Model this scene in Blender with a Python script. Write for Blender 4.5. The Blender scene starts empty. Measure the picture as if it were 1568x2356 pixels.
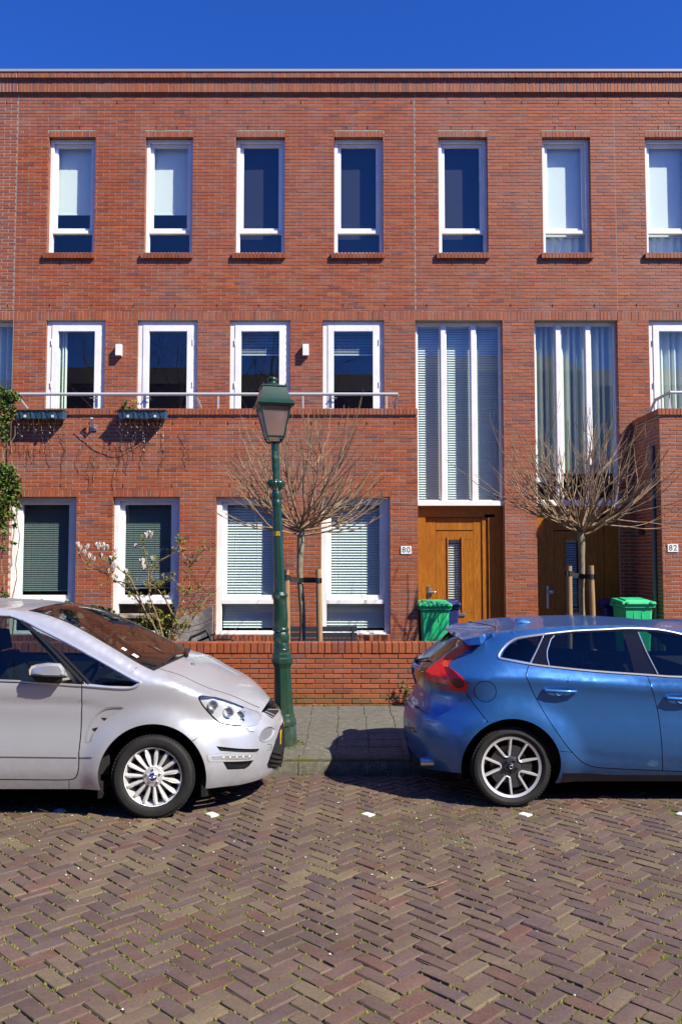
import bpy, bmesh, math, random
from math import sin, cos, pi, radians, sqrt, atan, atan2, hypot
from mathutils import Vector, Matrix
from mathutils.geometry import delaunay_2d_cdt
R = random.Random(7)
S = bpy.context.scene
COL = S.collection
# ------------------------------------------------------------ camera
EYE = 1.89; FPX = 1900.0; PITCH = atan(114/1900)
cd = bpy.data.cameras.new('camera'); cam = bpy.data.objects.new('camera', cd); COL.objects.link(cam)
cd.sensor_fit = 'VERTICAL'; cd.sensor_height = 24.0; cd.lens = 24*FPX/2356
cd.clip_start = 0.05; cd.clip_end = 500
cam.location = (0, 0, EYE); cam.rotation_euler = (pi/2+PITCH, 0, 0)
S.camera = cam
# ------------------------------------------------------------ sky and sun
AZ = radians(55); EL = radians(43)          # sun behind the viewer's right shoulder
w = bpy.data.worlds.new("World"); S.world = w; w.use_nodes = True
nt = w.node_tree; nt.nodes.clear()
sky = nt.nodes.new('ShaderNodeTexSky'); sky.sky_type = 'NISHITA'; sky.sun_disc = False
sky.sun_elevation = EL; sky.sun_rotation = pi-AZ
sky.altitude = 0; sky.air_density = 1.0; sky.dust_density = 0.0; sky.ozone_density = 6.0
bg = nt.nodes.new('ShaderNodeBackground'); bg.inputs[1].default_value = 0.06
wo = nt.nodes.new('ShaderNodeOutputWorld')
hs = nt.nodes.new('ShaderNodeMix'); hs.data_type = 'RGBA'; hs.blend_type = 'MULTIPLY'; hs.clamp_factor = True; hs.inputs[0].default_value = 1; hs.inputs[7].default_value = (.33, .78, 1.80, 1)   # deep spring blue
nt.links.new(sky.outputs[0], hs.inputs[6]); nt.links.new(hs.outputs[2], bg.inputs[0]); nt.links.new(bg.outputs[0], wo.inputs[0])
sd = bpy.data.lights.new('sun', 'SUN'); sd.energy = 5.0; sd.angle = radians(0.53); sd.color = (1.0, 0.93, 0.79)
sun = bpy.data.objects.new('sun', sd); COL.objects.link(sun)
SUN = Vector((sin(AZ)*cos(EL), -cos(AZ)*cos(EL), sin(EL)))
sun.rotation_euler = (-SUN).to_track_quat('-Z', 'Y').to_euler(); sun.location = SUN*30
S.view_settings.view_transform = 'Standard'; S.view_settings.look = 'None'
S.view_settings.exposure = 0.80; S.view_settings.gamma = 1.0; S.view_settings.use_curve_mapping = False
S.render.engine = 'CYCLES'
S.cycles.max_bounces = 8; S.cycles.transparent_max_bounces = 16; S.cycles.glossy_bounces = 4; S.cycles.diffuse_bounces = 2

# measured photo point (x, y on a 1568 x 2356 grid) at a known distance Y -> world X, Z
def W(px, py, Y):
    a = (px-784)/FPX; b = (1178-py)/FPX
    t = Y/(cos(PITCH)-b*sin(PITCH))
    return a*t, EYE+t*(sin(PITCH)+b*cos(PITCH))
def WX(px, py, Y): return W(px, py, Y)[0]
def WZ(py, Y): return W(784, py, Y)[1]
def inview(x, y, z):
    if y < .3: return False
    d = y*cos(PITCH)+(z-EYE)*sin(PITCH); u = (z-EYE)*cos(PITCH)-y*sin(PITCH)
    return abs(x/d*FPX) < 784 and abs(u/d*FPX) < 1178

# ------------------------------------------------------------ materials
def mat(name, col=(.5,.5,.5), rough=.6, metal=0, coat=0, spec=.5, **k):
    m = bpy.data.materials.new(name); m.use_nodes = True
    b = m.node_tree.nodes['Principled BSDF']
    b.inputs['Base Color'].default_value = (*col, 1); b.inputs['Roughness'].default_value = rough
    b.inputs['Metallic'].default_value = metal; b.inputs['Coat Weight'].default_value = coat
    b.inputs['Coat Roughness'].default_value = k.get('coatr', .03)
    b.inputs['Specular IOR Level'].default_value = spec
    return m
def N(m, t, **k):
    n = m.node_tree.nodes.new(t)
    for a, v in k.items(): setattr(n, a, v)
    return n
def L(m, a, b): m.node_tree.links.new(a, b)
def P(m): return m.node_tree.nodes['Principled BSDF']
def noise(m, scale, detail=4, rough=.6, stretch=None, obj=False):
    tc = N(m, 'ShaderNodeTexCoord') if obj else N(m, 'ShaderNodeNewGeometry')
    src = tc.outputs['Object'] if obj else tc.outputs['Position']
    if stretch:
        mp = N(m, 'ShaderNodeMapping'); mp.inputs['Scale'].default_value = stretch
        L(m, src, mp.inputs[0]); src = mp.outputs[0]
    n = N(m, 'ShaderNodeTexNoise'); n.inputs['Scale'].default_value = scale
    n.inputs['Detail'].default_value = detail; n.inputs['Roughness'].default_value = rough
    L(m, src, n.inputs['Vector']); return n.outputs[0]
def ramp(m, fac, stops):
    r = N(m, 'ShaderNodeValToRGB'); e = r.color_ramp.elements
    while len(e) < len(stops): e.new(.5)
    for i, (p, c) in enumerate(stops):
        e[i].position = p; e[i].color = (*c, 1) if len(c) == 3 else c
    L(m, fac, r.inputs[0]); return r.outputs[0]
def mix(m, fac, a, b, mode='MIX'):
    n = N(m, 'ShaderNodeMix', data_type='RGBA', blend_type=mode)
    for s, v in ((n.inputs[0], fac), (n.inputs[6], a), (n.inputs[7], b)):
        if isinstance(v, (int, float)): s.default_value = v
        elif isinstance(v, tuple): s.default_value = (*v, 1)
        else: L(m, v, s)
    return n.outputs[2]
def bump(m, h, strength=.4, dist=.01):
    b = N(m, 'ShaderNodeBump'); b.inputs['Strength'].default_value = strength; b.inputs['Distance'].default_value = dist
    L(m, h, b.inputs['Height']); L(m, b.outputs[0], P(m).inputs['Normal'])
def tint(m, obj):
    if obj: return N(m, 'ShaderNodeObjectInfo').outputs['Color']
    a = N(m, 'ShaderNodeAttribute', attribute_name='tint'); return a.outputs['Color']

def brick_mat(obj):
    m = mat('brick_clay_'+('single' if obj else 'joined'), rough=.62, spec=.35)
    c = tint(m, obj)
    n1 = noise(m, 38, 5, .7); n2 = noise(m, 2.2, 3, .6); n3 = noise(m, 9, 4, .7)
    nb = noise(m, 16, 3, .5, (.6,1,1)); c = mix(m, ramp(m, nb, [(.50,(0,0,0)),(.68,(.36,.36,.36))]), c, (.26,.085,.060))
    c = mix(m, .75, c, ramp(m, n1, [(.3, (.72,.72,.74)), (.62, (1.12,1.1,1.08))]), 'MULTIPLY')
    n4 = noise(m, .55, 4, .6); c = mix(m, ramp(m, n4, [(.40,(0,0,0)),(.70,(.38,.38,.38))]), c, (.33,.18,.14))
    c = mix(m, ramp(m, n2, [(.54,(0,0,0)),(.78,(.3,.3,.3))]), c, (.36,.24,.20))
    c = mix(m, ramp(m, n3, [(.66,(0,0,0)),(.80,(.3,.3,.3))]), c, (.55,.42,.38))
    L(m, c, P(m).inputs['Base Color']); bump(m, n1, .35, .004); return m
BRK_O = brick_mat(True); BRK_J = brick_mat(False)
def paver_mat(obj):
    m = mat('paver_clay_'+('single' if obj else 'joined'), rough=.7, spec=.3)
    c = tint(m, obj)
    n1 = noise(m, 60, 6, .75); n2 = noise(m, 7, 4, .6); n3 = noise(m, 1.1, 2)
    c = mix(m, .8, c, ramp(m, n1, [(.3,(.6,.6,.6)),(.65,(1.25,1.22,1.2))]), 'MULTIPLY')
    c = mix(m, ramp(m, n2, [(.45,(0,0,0)),(.75,(.5,.5,.5))]), c, (.17,.13,.115))
    c = mix(m, ramp(m, n3, [(.45,(0,0,0)),(.7,(.45,.45,.45))]), c, (.15,.115,.075))
    n5 = noise(m, .9, 5, .7, (1,2.2,1)); c = mix(m, .9, c, ramp(m, n5, [(.35,(.72,.70,.74)),(.62,(1.08,1.08,1.05))]), 'MULTIPLY')
    L(m, c, P(m).inputs['Base Color']); bump(m, n1, .5, .005); return m
PAV_O = paver_mat(True); PAV_J = paver_mat(False)

MORTAR = mat('mortar', rough=.9, spec=.2)
MORTARD = None
L(MORTAR, ramp(MORTAR, noise(MORTAR, 25, 5), [(.3,(.36,.33,.29)),(.7,(.58,.54,.49))]), P(MORTAR).inputs['Base Color'])
bump(MORTAR, noise(MORTAR, 160, 3), .5, .003)
WHITE = mat('white_paint', (.80,.80,.79), .35)
L(WHITE, ramp(WHITE, noise(WHITE, 3, 5, .7), [(.35,(.72,.72,.71)),(.6,(.82,.82,.81))]), P(WHITE).inputs['Base Color'])
BLINDW = mat('blind_fabric', (.84,.87,.85), .8)
SLAT = mat('blind_slat', (.80,.85,.87), .5)
SLAT_SHADED = mat('blind_slat_shaded', (.24,.30,.30), .5)  # shade on the part-open left blinds is put into this darker slat colour
CURT = mat('curtain_cloth', (.74,.78,.70), .9)
DARKBLIND = mat('dark_blind', (.014,.014,.04), .8)
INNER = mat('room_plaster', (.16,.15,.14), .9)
FLOORM = mat('room_floor', (.10,.07,.05), .6)
METAL = mat('satin_metal', (.6,.6,.6), .35, 1)
ALU = mat('painted_steel_rail', (.62,.65,.70), .35, .2)
BLACKM = mat('black_rubber', (.012,.012,.013), .7)
CAPM = mat('pale_metal_capping', (.40,.43,.44), .6, .1)
SEAL = mat('pale_sealant', (.34,.31,.27), .8)
HOLE = mat('vent_dark', (.01,.009,.008), .9)
PLATEW = mat('enamel_white', (.8,.8,.78), .3)
INK = mat('ink_black', (.02,.02,.02), .6)
def glass_mat(name, tr=(.85,.9,.88), refl=.12, rough=.0):
    m = bpy.data.materials.new(name); m.use_nodes = True; n = m.node_tree; n.nodes.clear()
    t = N(m,'ShaderNodeBsdfTransparent'); t.inputs[0].default_value = (*tr,1)
    g = N(m,'ShaderNodeBsdfGlossy'); g.inputs['Roughness'].default_value = rough; g.inputs[0].default_value = (1,1,1,1)
    f = N(m,'ShaderNodeLayerWeight'); f.inputs[0].default_value = .5
    p_ = N(m,'ShaderNodeMath', operation='POWER'); p_.inputs[1].default_value = 4.5
    a = N(m,'ShaderNodeMath', operation='MULTIPLY_ADD'); a.use_clamp = True; a.inputs[1].default_value = .9; a.inputs[2].default_value = refl
    x = N(m,'ShaderNodeMixShader'); o = N(m,'ShaderNodeOutputMaterial')
    L(m,f.outputs['Facing'],p_.inputs[0]); L(m,p_.outputs[0],a.inputs[0]); L(m,a.outputs[0],x.inputs[0]); L(m,t.outputs[0],x.inputs[1]); L(m,g.outputs[0],x.inputs[2]); L(m,x.outputs[0],o.inputs[0])
    return m
GLASS = glass_mat('window_glass', (.88,.95,.93), .10)
CARGLASS = glass_mat('car_glass', (.45,.54,.53), .05)
CARGLASSD = glass_mat('car_privacy_glass', (.10,.11,.12), .05)
def wood_mat():
    m = mat('varnished_wood', rough=.32, spec=.5)
    n1 = noise(m, 6, 5, .6, (14, 14, 1.0)); n2 = noise(m, 40, 4, .6, (10,10,.6)); n3 = noise(m, 2.2, 3)
    c = ramp(m, n1, [(.28,(.26,.080,.010)),(.5,(.45,.155,.016)),(.72,(.60,.25,.035))])
    c = mix(m, .5, c, ramp(m, n2, [(.35,(.7,.7,.7)),(.65,(1.15,1.15,1.15))]), 'MULTIPLY')
    c = mix(m, ramp(m, n3, [(.45,(0,0,0)),(.7,(.5,.5,.5))]), c, (.34,.11,.013))
    L(m, c, P(m).inputs['Base Color']); bump(m, n2, .15, .002); return m
WOOD = wood_mat()
def grad_noise_mat(name, c1, c2, scale, rough=.8, b=.3, stretch=None, bs=None):
    m = mat(name, rough=rough, spec=.3)
    n = noise(m, scale, 5, .65, stretch)
    L(m, ramp(m, n, [(.3, c1), (.7, c2)]), P(m).inputs['Base Color'])
    if b: bump(m, noise(m, bs or scale*4, 4, .7), b, .006)
    return m
TILE = grad_noise_mat('concrete_tile', (.11,.104,.080), (.20,.19,.155), 14, .85, .5, None, 180)
def speck(m, sc, thr, col):
    b = P(m).inputs['Base Color']; src = b.links[0].from_socket
    v = N(m,'ShaderNodeTexVoronoi'); v.inputs['Scale'].default_value = sc
    g = N(m,'ShaderNodeNewGeometry'); L(m, g.outputs['Position'], v.inputs['Vector'])
    r = ramp(m, v.outputs['Distance'], [(thr,(1,1,1)),(thr+.06,(0,0,0))])
    pn = ramp(m, noise(m, 2.0, 3), [(.45,(0,0,0)),(.6,(1,1,1))])
    f = mix(m, 1.0, r, pn, 'MULTIPLY')
    L(m, mix(m, f, src, col), b)
speck(TILE, 38, .16, (.55,.55,.5))
KERBM = grad_noise_mat('kerb_concrete', (.085,.078,.055), (.20,.185,.145), 20, .9, .7, None, 120)
speck(KERBM, 70, .25, (.42,.41,.36))
JOINT = mat('joint_sand_and_moss', rough=.95, spec=.1)
c = ramp(JOINT, noise(JOINT, 30, 5), [(.35,(.09,.075,.05)),(.65,(.22,.19,.13))])
c = mix(JOINT, ramp(JOINT, noise(JOINT, 3.5, 4), [(.42,(0,0,0)),(.6,(1,1,1))]), c, (.13,.15,.025))
L(JOINT, c, P(JOINT).inputs['Base Color']); bump(JOINT, noise(JOINT, 200, 4), .8, .006)
MOSS = grad_noise_mat('moss', (.10,.11,.02), (.27,.26,.06), 30, .9, 0)
MORTD = grad_noise_mat('old_dark_mortar', (.12,.10,.07), (.26,.22,.17), 12, .9, .4)
SOIL = grad_noise_mat('garden_soil', (.05,.035,.025), (.11,.08,.05), 10, .95, .5)
GREENIRON = mat('green_cast_iron', (.012,.075,.040), .30, 0, .35)
L(GREENIRON, ramp(GREENIRON, noise(GREENIRON, 8, 5, .7), [(.3,(.008,.038,.022)),(.7,(.014,.060,.035))]), P(GREENIRON).inputs['Base Color'])
bump(GREENIRON, noise(GREENIRON, 60, 3), .12, .003)
FROST = bpy.data.materials.new('frosted_lantern_glass'); FROST.use_nodes = True
b = P(FROST); b.inputs['Base Color'].default_value = (.62,.46,.42,1); b.inputs['Roughness'].default_value = .35; b.inputs['Transmission Weight'].default_value = .75; b.inputs['IOR'].default_value = 1.1
BARK = grad_noise_mat('young_bark', (.16,.14,.08), (.34,.30,.20), 30, .85, .5, (1,1,.5))
TWIG = grad_noise_mat('twig_bark', (.17,.105,.06), (.42,.29,.175), 12, .75, 0)
STAKE = grad_noise_mat('round_pine_post', (.28,.16,.07), (.45,.30,.16), 14, .8, .3, (3,3,.4))
LEAFG = grad_noise_mat('leaf_green', (.03,.075,.012), (.10,.16,.025), 9, .5, 0)
LEAFY = grad_noise_mat('leaf_yellow_green', (.16,.18,.02), (.32,.32,.06), 12, .5, 0)
PETAL = mat('petal', (.80,.74,.66), .5)
GREENP = mat('green_plastic', (.025,.66,.24), .38); NAVYP = mat('navy_plastic', (.012,.025,.16), .38)
GRAPH = mat('graphite_paint', (.035,.04,.055), .45)
TROUGH = grad_noise_mat('blue_plastic_liner', (.03,.09,.17), (.09,.19,.30), 20, .45, .4)

for m_, a_, b_ in ((GREENP,(.018,.52,.19),(.035,.72,.28)),(NAVYP,(.010,.020,.13),(.020,.038,.20))):
    L(m_, ramp(m_, noise(m_, 5, 6, .75, (1,1,.5)), [(.35,a_),(.65,b_)]), P(m_).inputs['Base Color'])
    L(m_, ramp(m_, noise(m_, 14, 5, .7), [(.3,(.3,)*3),(.7,(.6,)*3)]), P(m_).inputs['Roughness'])
def grime(m, z0, z1, col, amt):
    g = N(m,'ShaderNodeNewGeometry'); sx = N(m,'ShaderNodeSeparateXYZ'); L(m, g.outputs['Position'], sx.inputs[0])
    r = N(m,'ShaderNodeMapRange'); r.inputs[1].default_value = z0; r.inputs[2].default_value = z1; r.inputs[3].default_value = amt; r.inputs[4].default_value = 0
    L(m, sx.outputs['Z'], r.inputs[0]); f = mix(m, 1.0, r.outputs[0], ramp(m, noise(m, 18, 6, .8), [(.38,(0,0,0)),(.62,(1,1,1))]), 'MULTIPLY')
    i = P(m).inputs['Base Color']; src = i.links[0].from_socket if i.links else tuple(i.default_value[:3])
    L(m, mix(m, f, src, col), i)
grime(GREENIRON, .1, .7, (.16,.14,.09), .55); grime(GREENP, .1, .6, (.12,.12,.08), .5)
# ------------------------------------------------------------ object helpers
def tag(o, label=None, cat=None, group=None, kind=None):
    if label: o['label'] = label
    if cat: o['category'] = cat
    if group: o['group'] = group
    if kind: o['kind'] = kind
    return o
def empty(name, loc, label=None, cat=None, group=None, rz=0):
    o = bpy.data.objects.new(name, None); COL.objects.link(o); o.location = loc; o.rotation_euler = (0,0,rz)
    o.empty_display_size = .1
    return tag(o, label, cat, group)
def setparent(o, parent):
    if parent is not None:
        o.parent = parent
        o.matrix_parent_inverse = world(parent).inverted()
def world(o):
    m = o.matrix_basis.copy()
    if o.parent: m = world(o.parent) @ o.matrix_parent_inverse @ m
    return m
class MB:
    """collects geometry given in world coordinates"""
    def __init__(s): s.v = []; s.f = []; s.m = []; s.c = []; s.mi = 0; s.tint = None
    def face(s, ids):
        s.f.append(ids); s.m.append(s.mi); s.c.append(s.tint)
    def box(s, x0, x1, y0, y1, z0, z1, skip=''):
        b = len(s.v)
        s.v += [(x0,y0,z0),(x1,y0,z0),(x1,y1,z0),(x0,y1,z0),(x0,y0,z1),(x1,y0,z1),(x1,y1,z1),(x0,y1,z1)]
        for k, q in (('f',(0,1,5,4)),('b',(2,3,7,6)),('l',(3,0,4,7)),('r',(1,2,6,5)),('d',(3,2,1,0)),('u',(4,5,6,7))):
            if k not in skip: s.face([b+i for i in q])
        return s
    def hexa(s, p):   # 8 points, order as box
        b = len(s.v); s.v += [tuple(q) for q in p]
        for q in ((0,1,5,4),(2,3,7,6),(3,0,4,7),(1,2,6,5),(3,2,1,0),(4,5,6,7)): s.face([b+i for i in q])
        return s
    def obox(s, c, ax, ay, az):   # oriented box: centre and three half vectors
        c, ax, ay, az = map(Vector, (c, ax, ay, az))
        return s.hexa([c+sx*ax+sy*ay+sz*az for sz in (-1,1) for sx, sy in ((-1,-1),(1,-1),(1,1),(-1,1))])
    def quad(s, a, b_, c, d):
        b = len(s.v); s.v += [tuple(a),tuple(b_),tuple(c),tuple(d)]; s.face([b,b+1,b+2,b+3]); return s
    def tube(s, pts, rad, n=6, caps=True):
        pts = [Vector(p) for p in pts]; k = len(pts)
        if isinstance(rad, (int,float)): rad = [rad]*k
        b = len(s.v); up = None
        for i, p in enumerate(pts):
            d = (pts[min(i+1,k-1)]-pts[max(i-1,0)])
            d = d.normalized() if d.length > 1e-9 else Vector((0,0,1))
            if up is None:
                up = Vector((0,0,1)) if abs(d.z) < .9 else Vector((1,0,0))
            a = d.cross(up).normalized(); up = a.cross(d).normalized()
            for j in range(n):
                t = 2*pi*j/n; q = p + (a*cos(t)+up*sin(t))*rad[i]; s.v.append(tuple(q))
        for i in range(k-1):
            for j in range(n):
                j2 = (j+1) % n; s.face([b+i*n+j, b+i*n+j2, b+(i+1)*n+j2, b+(i+1)*n+j])
        if caps:
            s.face([b+j for j in range(n)][::-1]); s.face([b+(k-1)*n+j for j in range(n)])
        return s
    def lathe(s, prof, c, n=24, axis='z', rot=0, sx=1, sy=1):   # prof: (r, h)
        b = len(s.v); k = len(prof)
        for r, h in prof:
            for j in range(n):
                t = 2*pi*j/n+rot
                if axis == 'z': s.v.append((c[0]+r*cos(t)*sx, c[1]+r*sin(t)*sy, c[2]+h))
                elif axis == 'y': s.v.append((c[0]+r*cos(t), c[1]+h, c[2]+r*sin(t)))
                else: s.v.append((c[0]+h, c[1]+r*cos(t), c[2]+r*sin(t)))
        for i in range(k-1):
            for j in range(n):
                j2 = (j+1) % n; s.face([b+i*n+j, b+i*n+j2, b+(i+1)*n+j2, b+(i+1)*n+j])
        return s
    def prism(s, poly, y0, y1):   # polygon in XZ, extruded along Y
        b = len(s.v); n = len(poly)
        s.v += [(x,y0,z) for x,z in poly] + [(x,y1,z) for x,z in poly]
        s.face(list(range(b,b+n))); s.face(list(range(b+n,b+2*n))[::-1])
        for j in range(n): s.face([b+j, b+n+j, b+n+(j+1)%n, b+(j+1)%n])
        return s
    def build(s, name, mats, parent=None, smooth=False, bevel=0, angle=None, fix=False):
        me = bpy.data.meshes.new(name)
        if not isinstance(mats, (list,tuple)): mats = [mats]
        # origin at bottom centre
        if s.v:
            xs, ys, zs = zip(*s.v); o0 = Vector(((min(xs)+max(xs))/2, (min(ys)+max(ys))/2, min(zs)))
        else: o0 = Vector((0,0,0))
        me.from_pydata([(x-o0.x, y-o0.y, z-o0.z) for x,y,z in s.v], [], s.f)
        for m in mats: me.materials.append(m)
        if len(mats) > 1: me.polygons.foreach_set('material_index', s.m)
        if any(c is not None for c in s.c):
            at = me.color_attributes.new('tint', 'FLOAT_COLOR', 'CORNER'); buf = []
            for p, c in zip(me.polygons, s.c):
                buf += list((*(c or (.5,.5,.5)), 1))*p.loop_total
            at.data.foreach_set('color', buf)
        if fix or bevel or smooth:
            bm = bmesh.new(); bm.from_mesh(me)
            if fix or smooth: bmesh.ops.remove_doubles(bm, verts=bm.verts, dist=1e-5)
            bmesh.ops.recalc_face_normals(bm, faces=bm.faces)
            if bevel:
                ed = [e for e in bm.edges if len(e.link_faces) == 2 and e.calc_face_angle(0) > .6]
                bmesh.ops.bevel(bm, geom=ed, offset=bevel, segments=2, affect='EDGES', profile=.6)
            bm.to_mesh(me); bm.free()
        if smooth:
            me.polygons.foreach_set('use_smooth', [True]*len(me.polygons))
            me.set_sharp_from_angle(angle=angle or radians(38))
        o = bpy.data.objects.new(name, me); COL.objects.link(o); o.location = o0
        if parent is not None: setparent(o, parent)
        return o
def text(s, size, loc, mtl, parent, name='lettering', rot=(pi/2,0,0), ext=.0008, sx=1, tight=1):
    cu = bpy.data.curves.new('t','FONT'); cu.body = s; cu.size = size; cu.extrude = ext; cu.align_x = 'CENTER'; cu.align_y = 'CENTER'
    cu.space_character = tight; cu.resolution_u = 3
    to = bpy.data.objects.new('t', cu); COL.objects.link(to)
    me = bpy.data.meshes.new_from_object(to.evaluated_get(bpy.context.evaluated_depsgraph_get()))
    bpy.data.objects.remove(to); me.materials.clear(); me.materials.append(mtl); me.name = name
    o = bpy.data.objects.new(name, me); COL.objects.link(o); o.location = loc; o.rotation_euler = rot; o.scale = (sx,1,1)
    if parent is not None: setparent(o, parent)
    return o
# ------------------------------------------------------------ brickwork
F = 14.2; V = 13.05; G = 10.05          # facade, projecting ground floor, garden wall
CP = .0597; BL = .22; JT = .0115
def subtract(rect, holes):
    out = [rect]
    for h in holes:
        nxt = []
        for (a,b,c,d) in out:
            if h[0] >= b-1e-6 or h[1] <= a+1e-6 or h[2] >= d-1e-6 or h[3] <= c+1e-6: nxt.append((a,b,c,d)); continue
            if h[0]-a > .006: nxt.append((a, h[0], c, d))
            if b-h[1] > .006: nxt.append((h[1], b, c, d))
            m0, m1 = max(a,h[0]), min(b,h[1])
            if h[2]-c > .014: nxt.append((m0,m1,c,h[2]))
            if d-h[3] > .014: nxt.append((m0,m1,h[3],d))
        out = nxt
    return out
def brick_col():
    r = R.random()
    if r < .74: b = (.40,.094,.026)
    elif r < .85: b = (.33,.079,.028)
    elif r < .95: b = (.45,.118,.034)
    else: b = (.25,.074,.046)
    k = R.uniform(.86,1.12); return (b[0]*k, b[1]*k*R.uniform(.93,1.08), b[2]*k)
def courses(u0, u1, z0, z1, holes, phase=0, bl=BL, cp=CP):
    """running bond filling a rectangle minus holes -> brick rectangles"""
    out = []; n = int((z1-z0)/cp+.5)
    for k in range(n):
        a = z1-(k+1)*cp; b = a+cp-JT
        off = (.5 if k % 2 else 0)+phase
        i0 = math.floor(u0/bl-off)-1
        for i in range(i0, i0+int((u1-u0)/bl)+4):
            x0 = (i+off)*bl; x1 = x0+bl-JT
            x0, x1 = max(x0,u0), min(x1,u1)
            if x1-x0 < .006: continue
            for q in subtract((x0,x1,max(a,z0),b), holes):
                if q[3]-q[2] > .012: out.append(q)
    return out
def soldiers(u0, u1, z0, z1, pitch=.0605):
    n = max(1, round((u1-u0)/pitch)); p = (u1-u0)/n
    return [(u0+i*p+JT/2, u0+(i+1)*p-JT/2, z0, z1) for i in range(n)]
class Bricks:
    """all bricks of one wall: the 300 nearest in view are objects, the rest one mesh"""
    def __init__(s): s.b = []
    def add(s, rects, y, depth=.10, axis='x', jit=.0015, col=None):
        for (a,b,c,d) in rects:
            j = R.uniform(-jit, jit)
            if axis == 'x': s.b.append((a,b,y+j,y+depth,c,d, col() if col else brick_col()))
            elif axis == 'l': s.b.append((y+j,y+depth,a,b,c,d, col() if col else brick_col()))   # faces -X
            else: s.b.append((y-depth,y+j,a,b,c,d, col() if col else brick_col()))               # faces +X
    def build(s, parent, limit=300, name='brick', mo=None, mj=None):
        mo = mo or BRK_O; mj = mj or BRK_J
        key = []
        for i, q in enumerate(s.b):
            cx, cy, cz = (q[0]+q[1])/2, (q[2]+q[3])/2, (q[4]+q[5])/2
            vis = inview(cx, cy, cz)
            size = (q[1]-q[0])*(q[5]-q[4])/(cy*cy)
            key.append((0 if vis else 1, -size, i))
        key.sort(); cache = {}
        single = {i for v, z, i in key[:limit] if v == 0}
        rest = MB()
        for i, q in enumerate(s.b):
            if i in single:
                dims = tuple(round(t, 3) for t in (q[1]-q[0], q[3]-q[2], q[5]-q[4]))
                me = cache.get(dims)
                if me is None:
                    t = MB(); e = .0025; dx, dy, dz = dims
                    t.v = [(0,e,0),(dx,e,0),(dx,e,dz),(0,e,dz),(e,0,e),(dx-e,0,e),(dx-e,0,dz-e),(e,0,dz-e),(0,dy,0),(dx,dy,0),(dx,dy,dz),(0,dy,dz)]
                    me = bpy.data.meshes.new(name)
                    me.from_pydata([(x-dx/2,y-dy/2,z) for x,y,z in t.v], [], [(4,5,6,7),(0,1,5,4),(1,2,6,5),(2,3,7,6),(3,0,4,7),(0,8,9,1),(1,9,10,2),(2,10,11,3),(3,11,8,0),(8,11,10,9)])
                    me.materials.append(mo); cache[dims] = me
                o = bpy.data.objects.new(name, me); COL.objects.link(o)
                o.location = ((q[0]+q[1])/2, (q[2]+q[3])/2, q[4]); o.color = (*q[6],1)
                setparent(o, parent)
            else:
                rest.tint = q[6]; rest.box(*q[:6])
        if rest.v:
            o = rest.build('brickwork' if name == 'brick' else name+'_field', mj, parent); o['kind'] = 'stuff'
def slab(mb, u0, u1, z0, z1, holes, y0, y1):
    """mortar body with openings: front and back skins plus reveals"""
    e = .003
    hs = [(max(a-e,u0),min(b+e,u1),max(c-e,z0),min(d+e,z1)) for a,b,c,d in holes if b > u0 and a < u1 and d > z0 and c < z1]
    us = sorted({u0,u1,*[h[0] for h in hs],*[h[1] for h in hs]}); zs = sorted({z0,z1,*[h[2] for h in hs],*[h[3] for h in hs]})
    def solid(i,j):
        if i < 0 or j < 0 or i >= len(us)-1 or j >= len(zs)-1: return False
        cu, cz = (us[i]+us[i+1])/2, (zs[j]+zs[j+1])/2
        return not any(h[0] < cu < h[1] and h[2] < cz < h[3] for h in hs)
    for i in range(len(us)-1):
        for j in range(len(zs)-1):
            if not solid(i,j): continue
            sk = ''
            if solid(i-1,j): sk += 'l'
            if solid(i+1,j): sk += 'r'
            if solid(i,j-1): sk += 'd'
            if solid(i,j+1): sk += 'u'
            mb.box(us[i],us[i+1],y0,y1,zs[j],zs[j+1],skip=sk)

# ------------------------------------------------------------ measured openings
ZT = WZ(168, F); ZU1 = WZ(315, F); ZU0 = WZ(582, F); ZM1 = WZ(737, F)
ZR = 3.72                                   # roof terrace level
ZC = WZ(940.5, V)                           # coping top of the projecting ground floor
ZL1 = WZ(1143, V); ZL0 = WZ(1459, V)
ZD = WZ(1163, F)
XJ0 = WX(35, 600, F); XJ1 = WX(954, 600, F); XJ2 = WX(1418, 600, F); XM = WX(1195, 900, F)
XV1 = WX(959.8, 1000, V); XV2 = WX(1516, 1000, V)
XEND = 9.0
upper = [(110.5,218.5),(333.5,443),(542,655),(768,881),(1008.5,1121.5),(1247.5,1358.5),(1484.5,1597)]
UP = [(WX(a,450,F), WX(b,450,F)) for a,b in upper]
UP = [(UP[0][0]-1.75-.0, UP[0][1]-1.75)] + UP + [(UP[6][0]+1.8, UP[6][1]+1.8)]
MID = [(WX(a,840,F), WX(b,840,F)) for a,b in ((105,241),(315.5,454),(528,667),(742,883),(1493,1632))]
T0 = (-7.6, WX(31,840,F)); T1 = (WX(955.5,840,F), WX(1156,840,F)); T2 = (WX(1229,840,F), WX(1421,840,F))
LOW = [(WX(a,1300,V), WX(b,1300,V)) for a,b in ((20,174),(258,412),(496,651),(738,897))]
MIDR = MID + [(MID[4][0]+1.75, MID[4][1]+1.75)]

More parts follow.
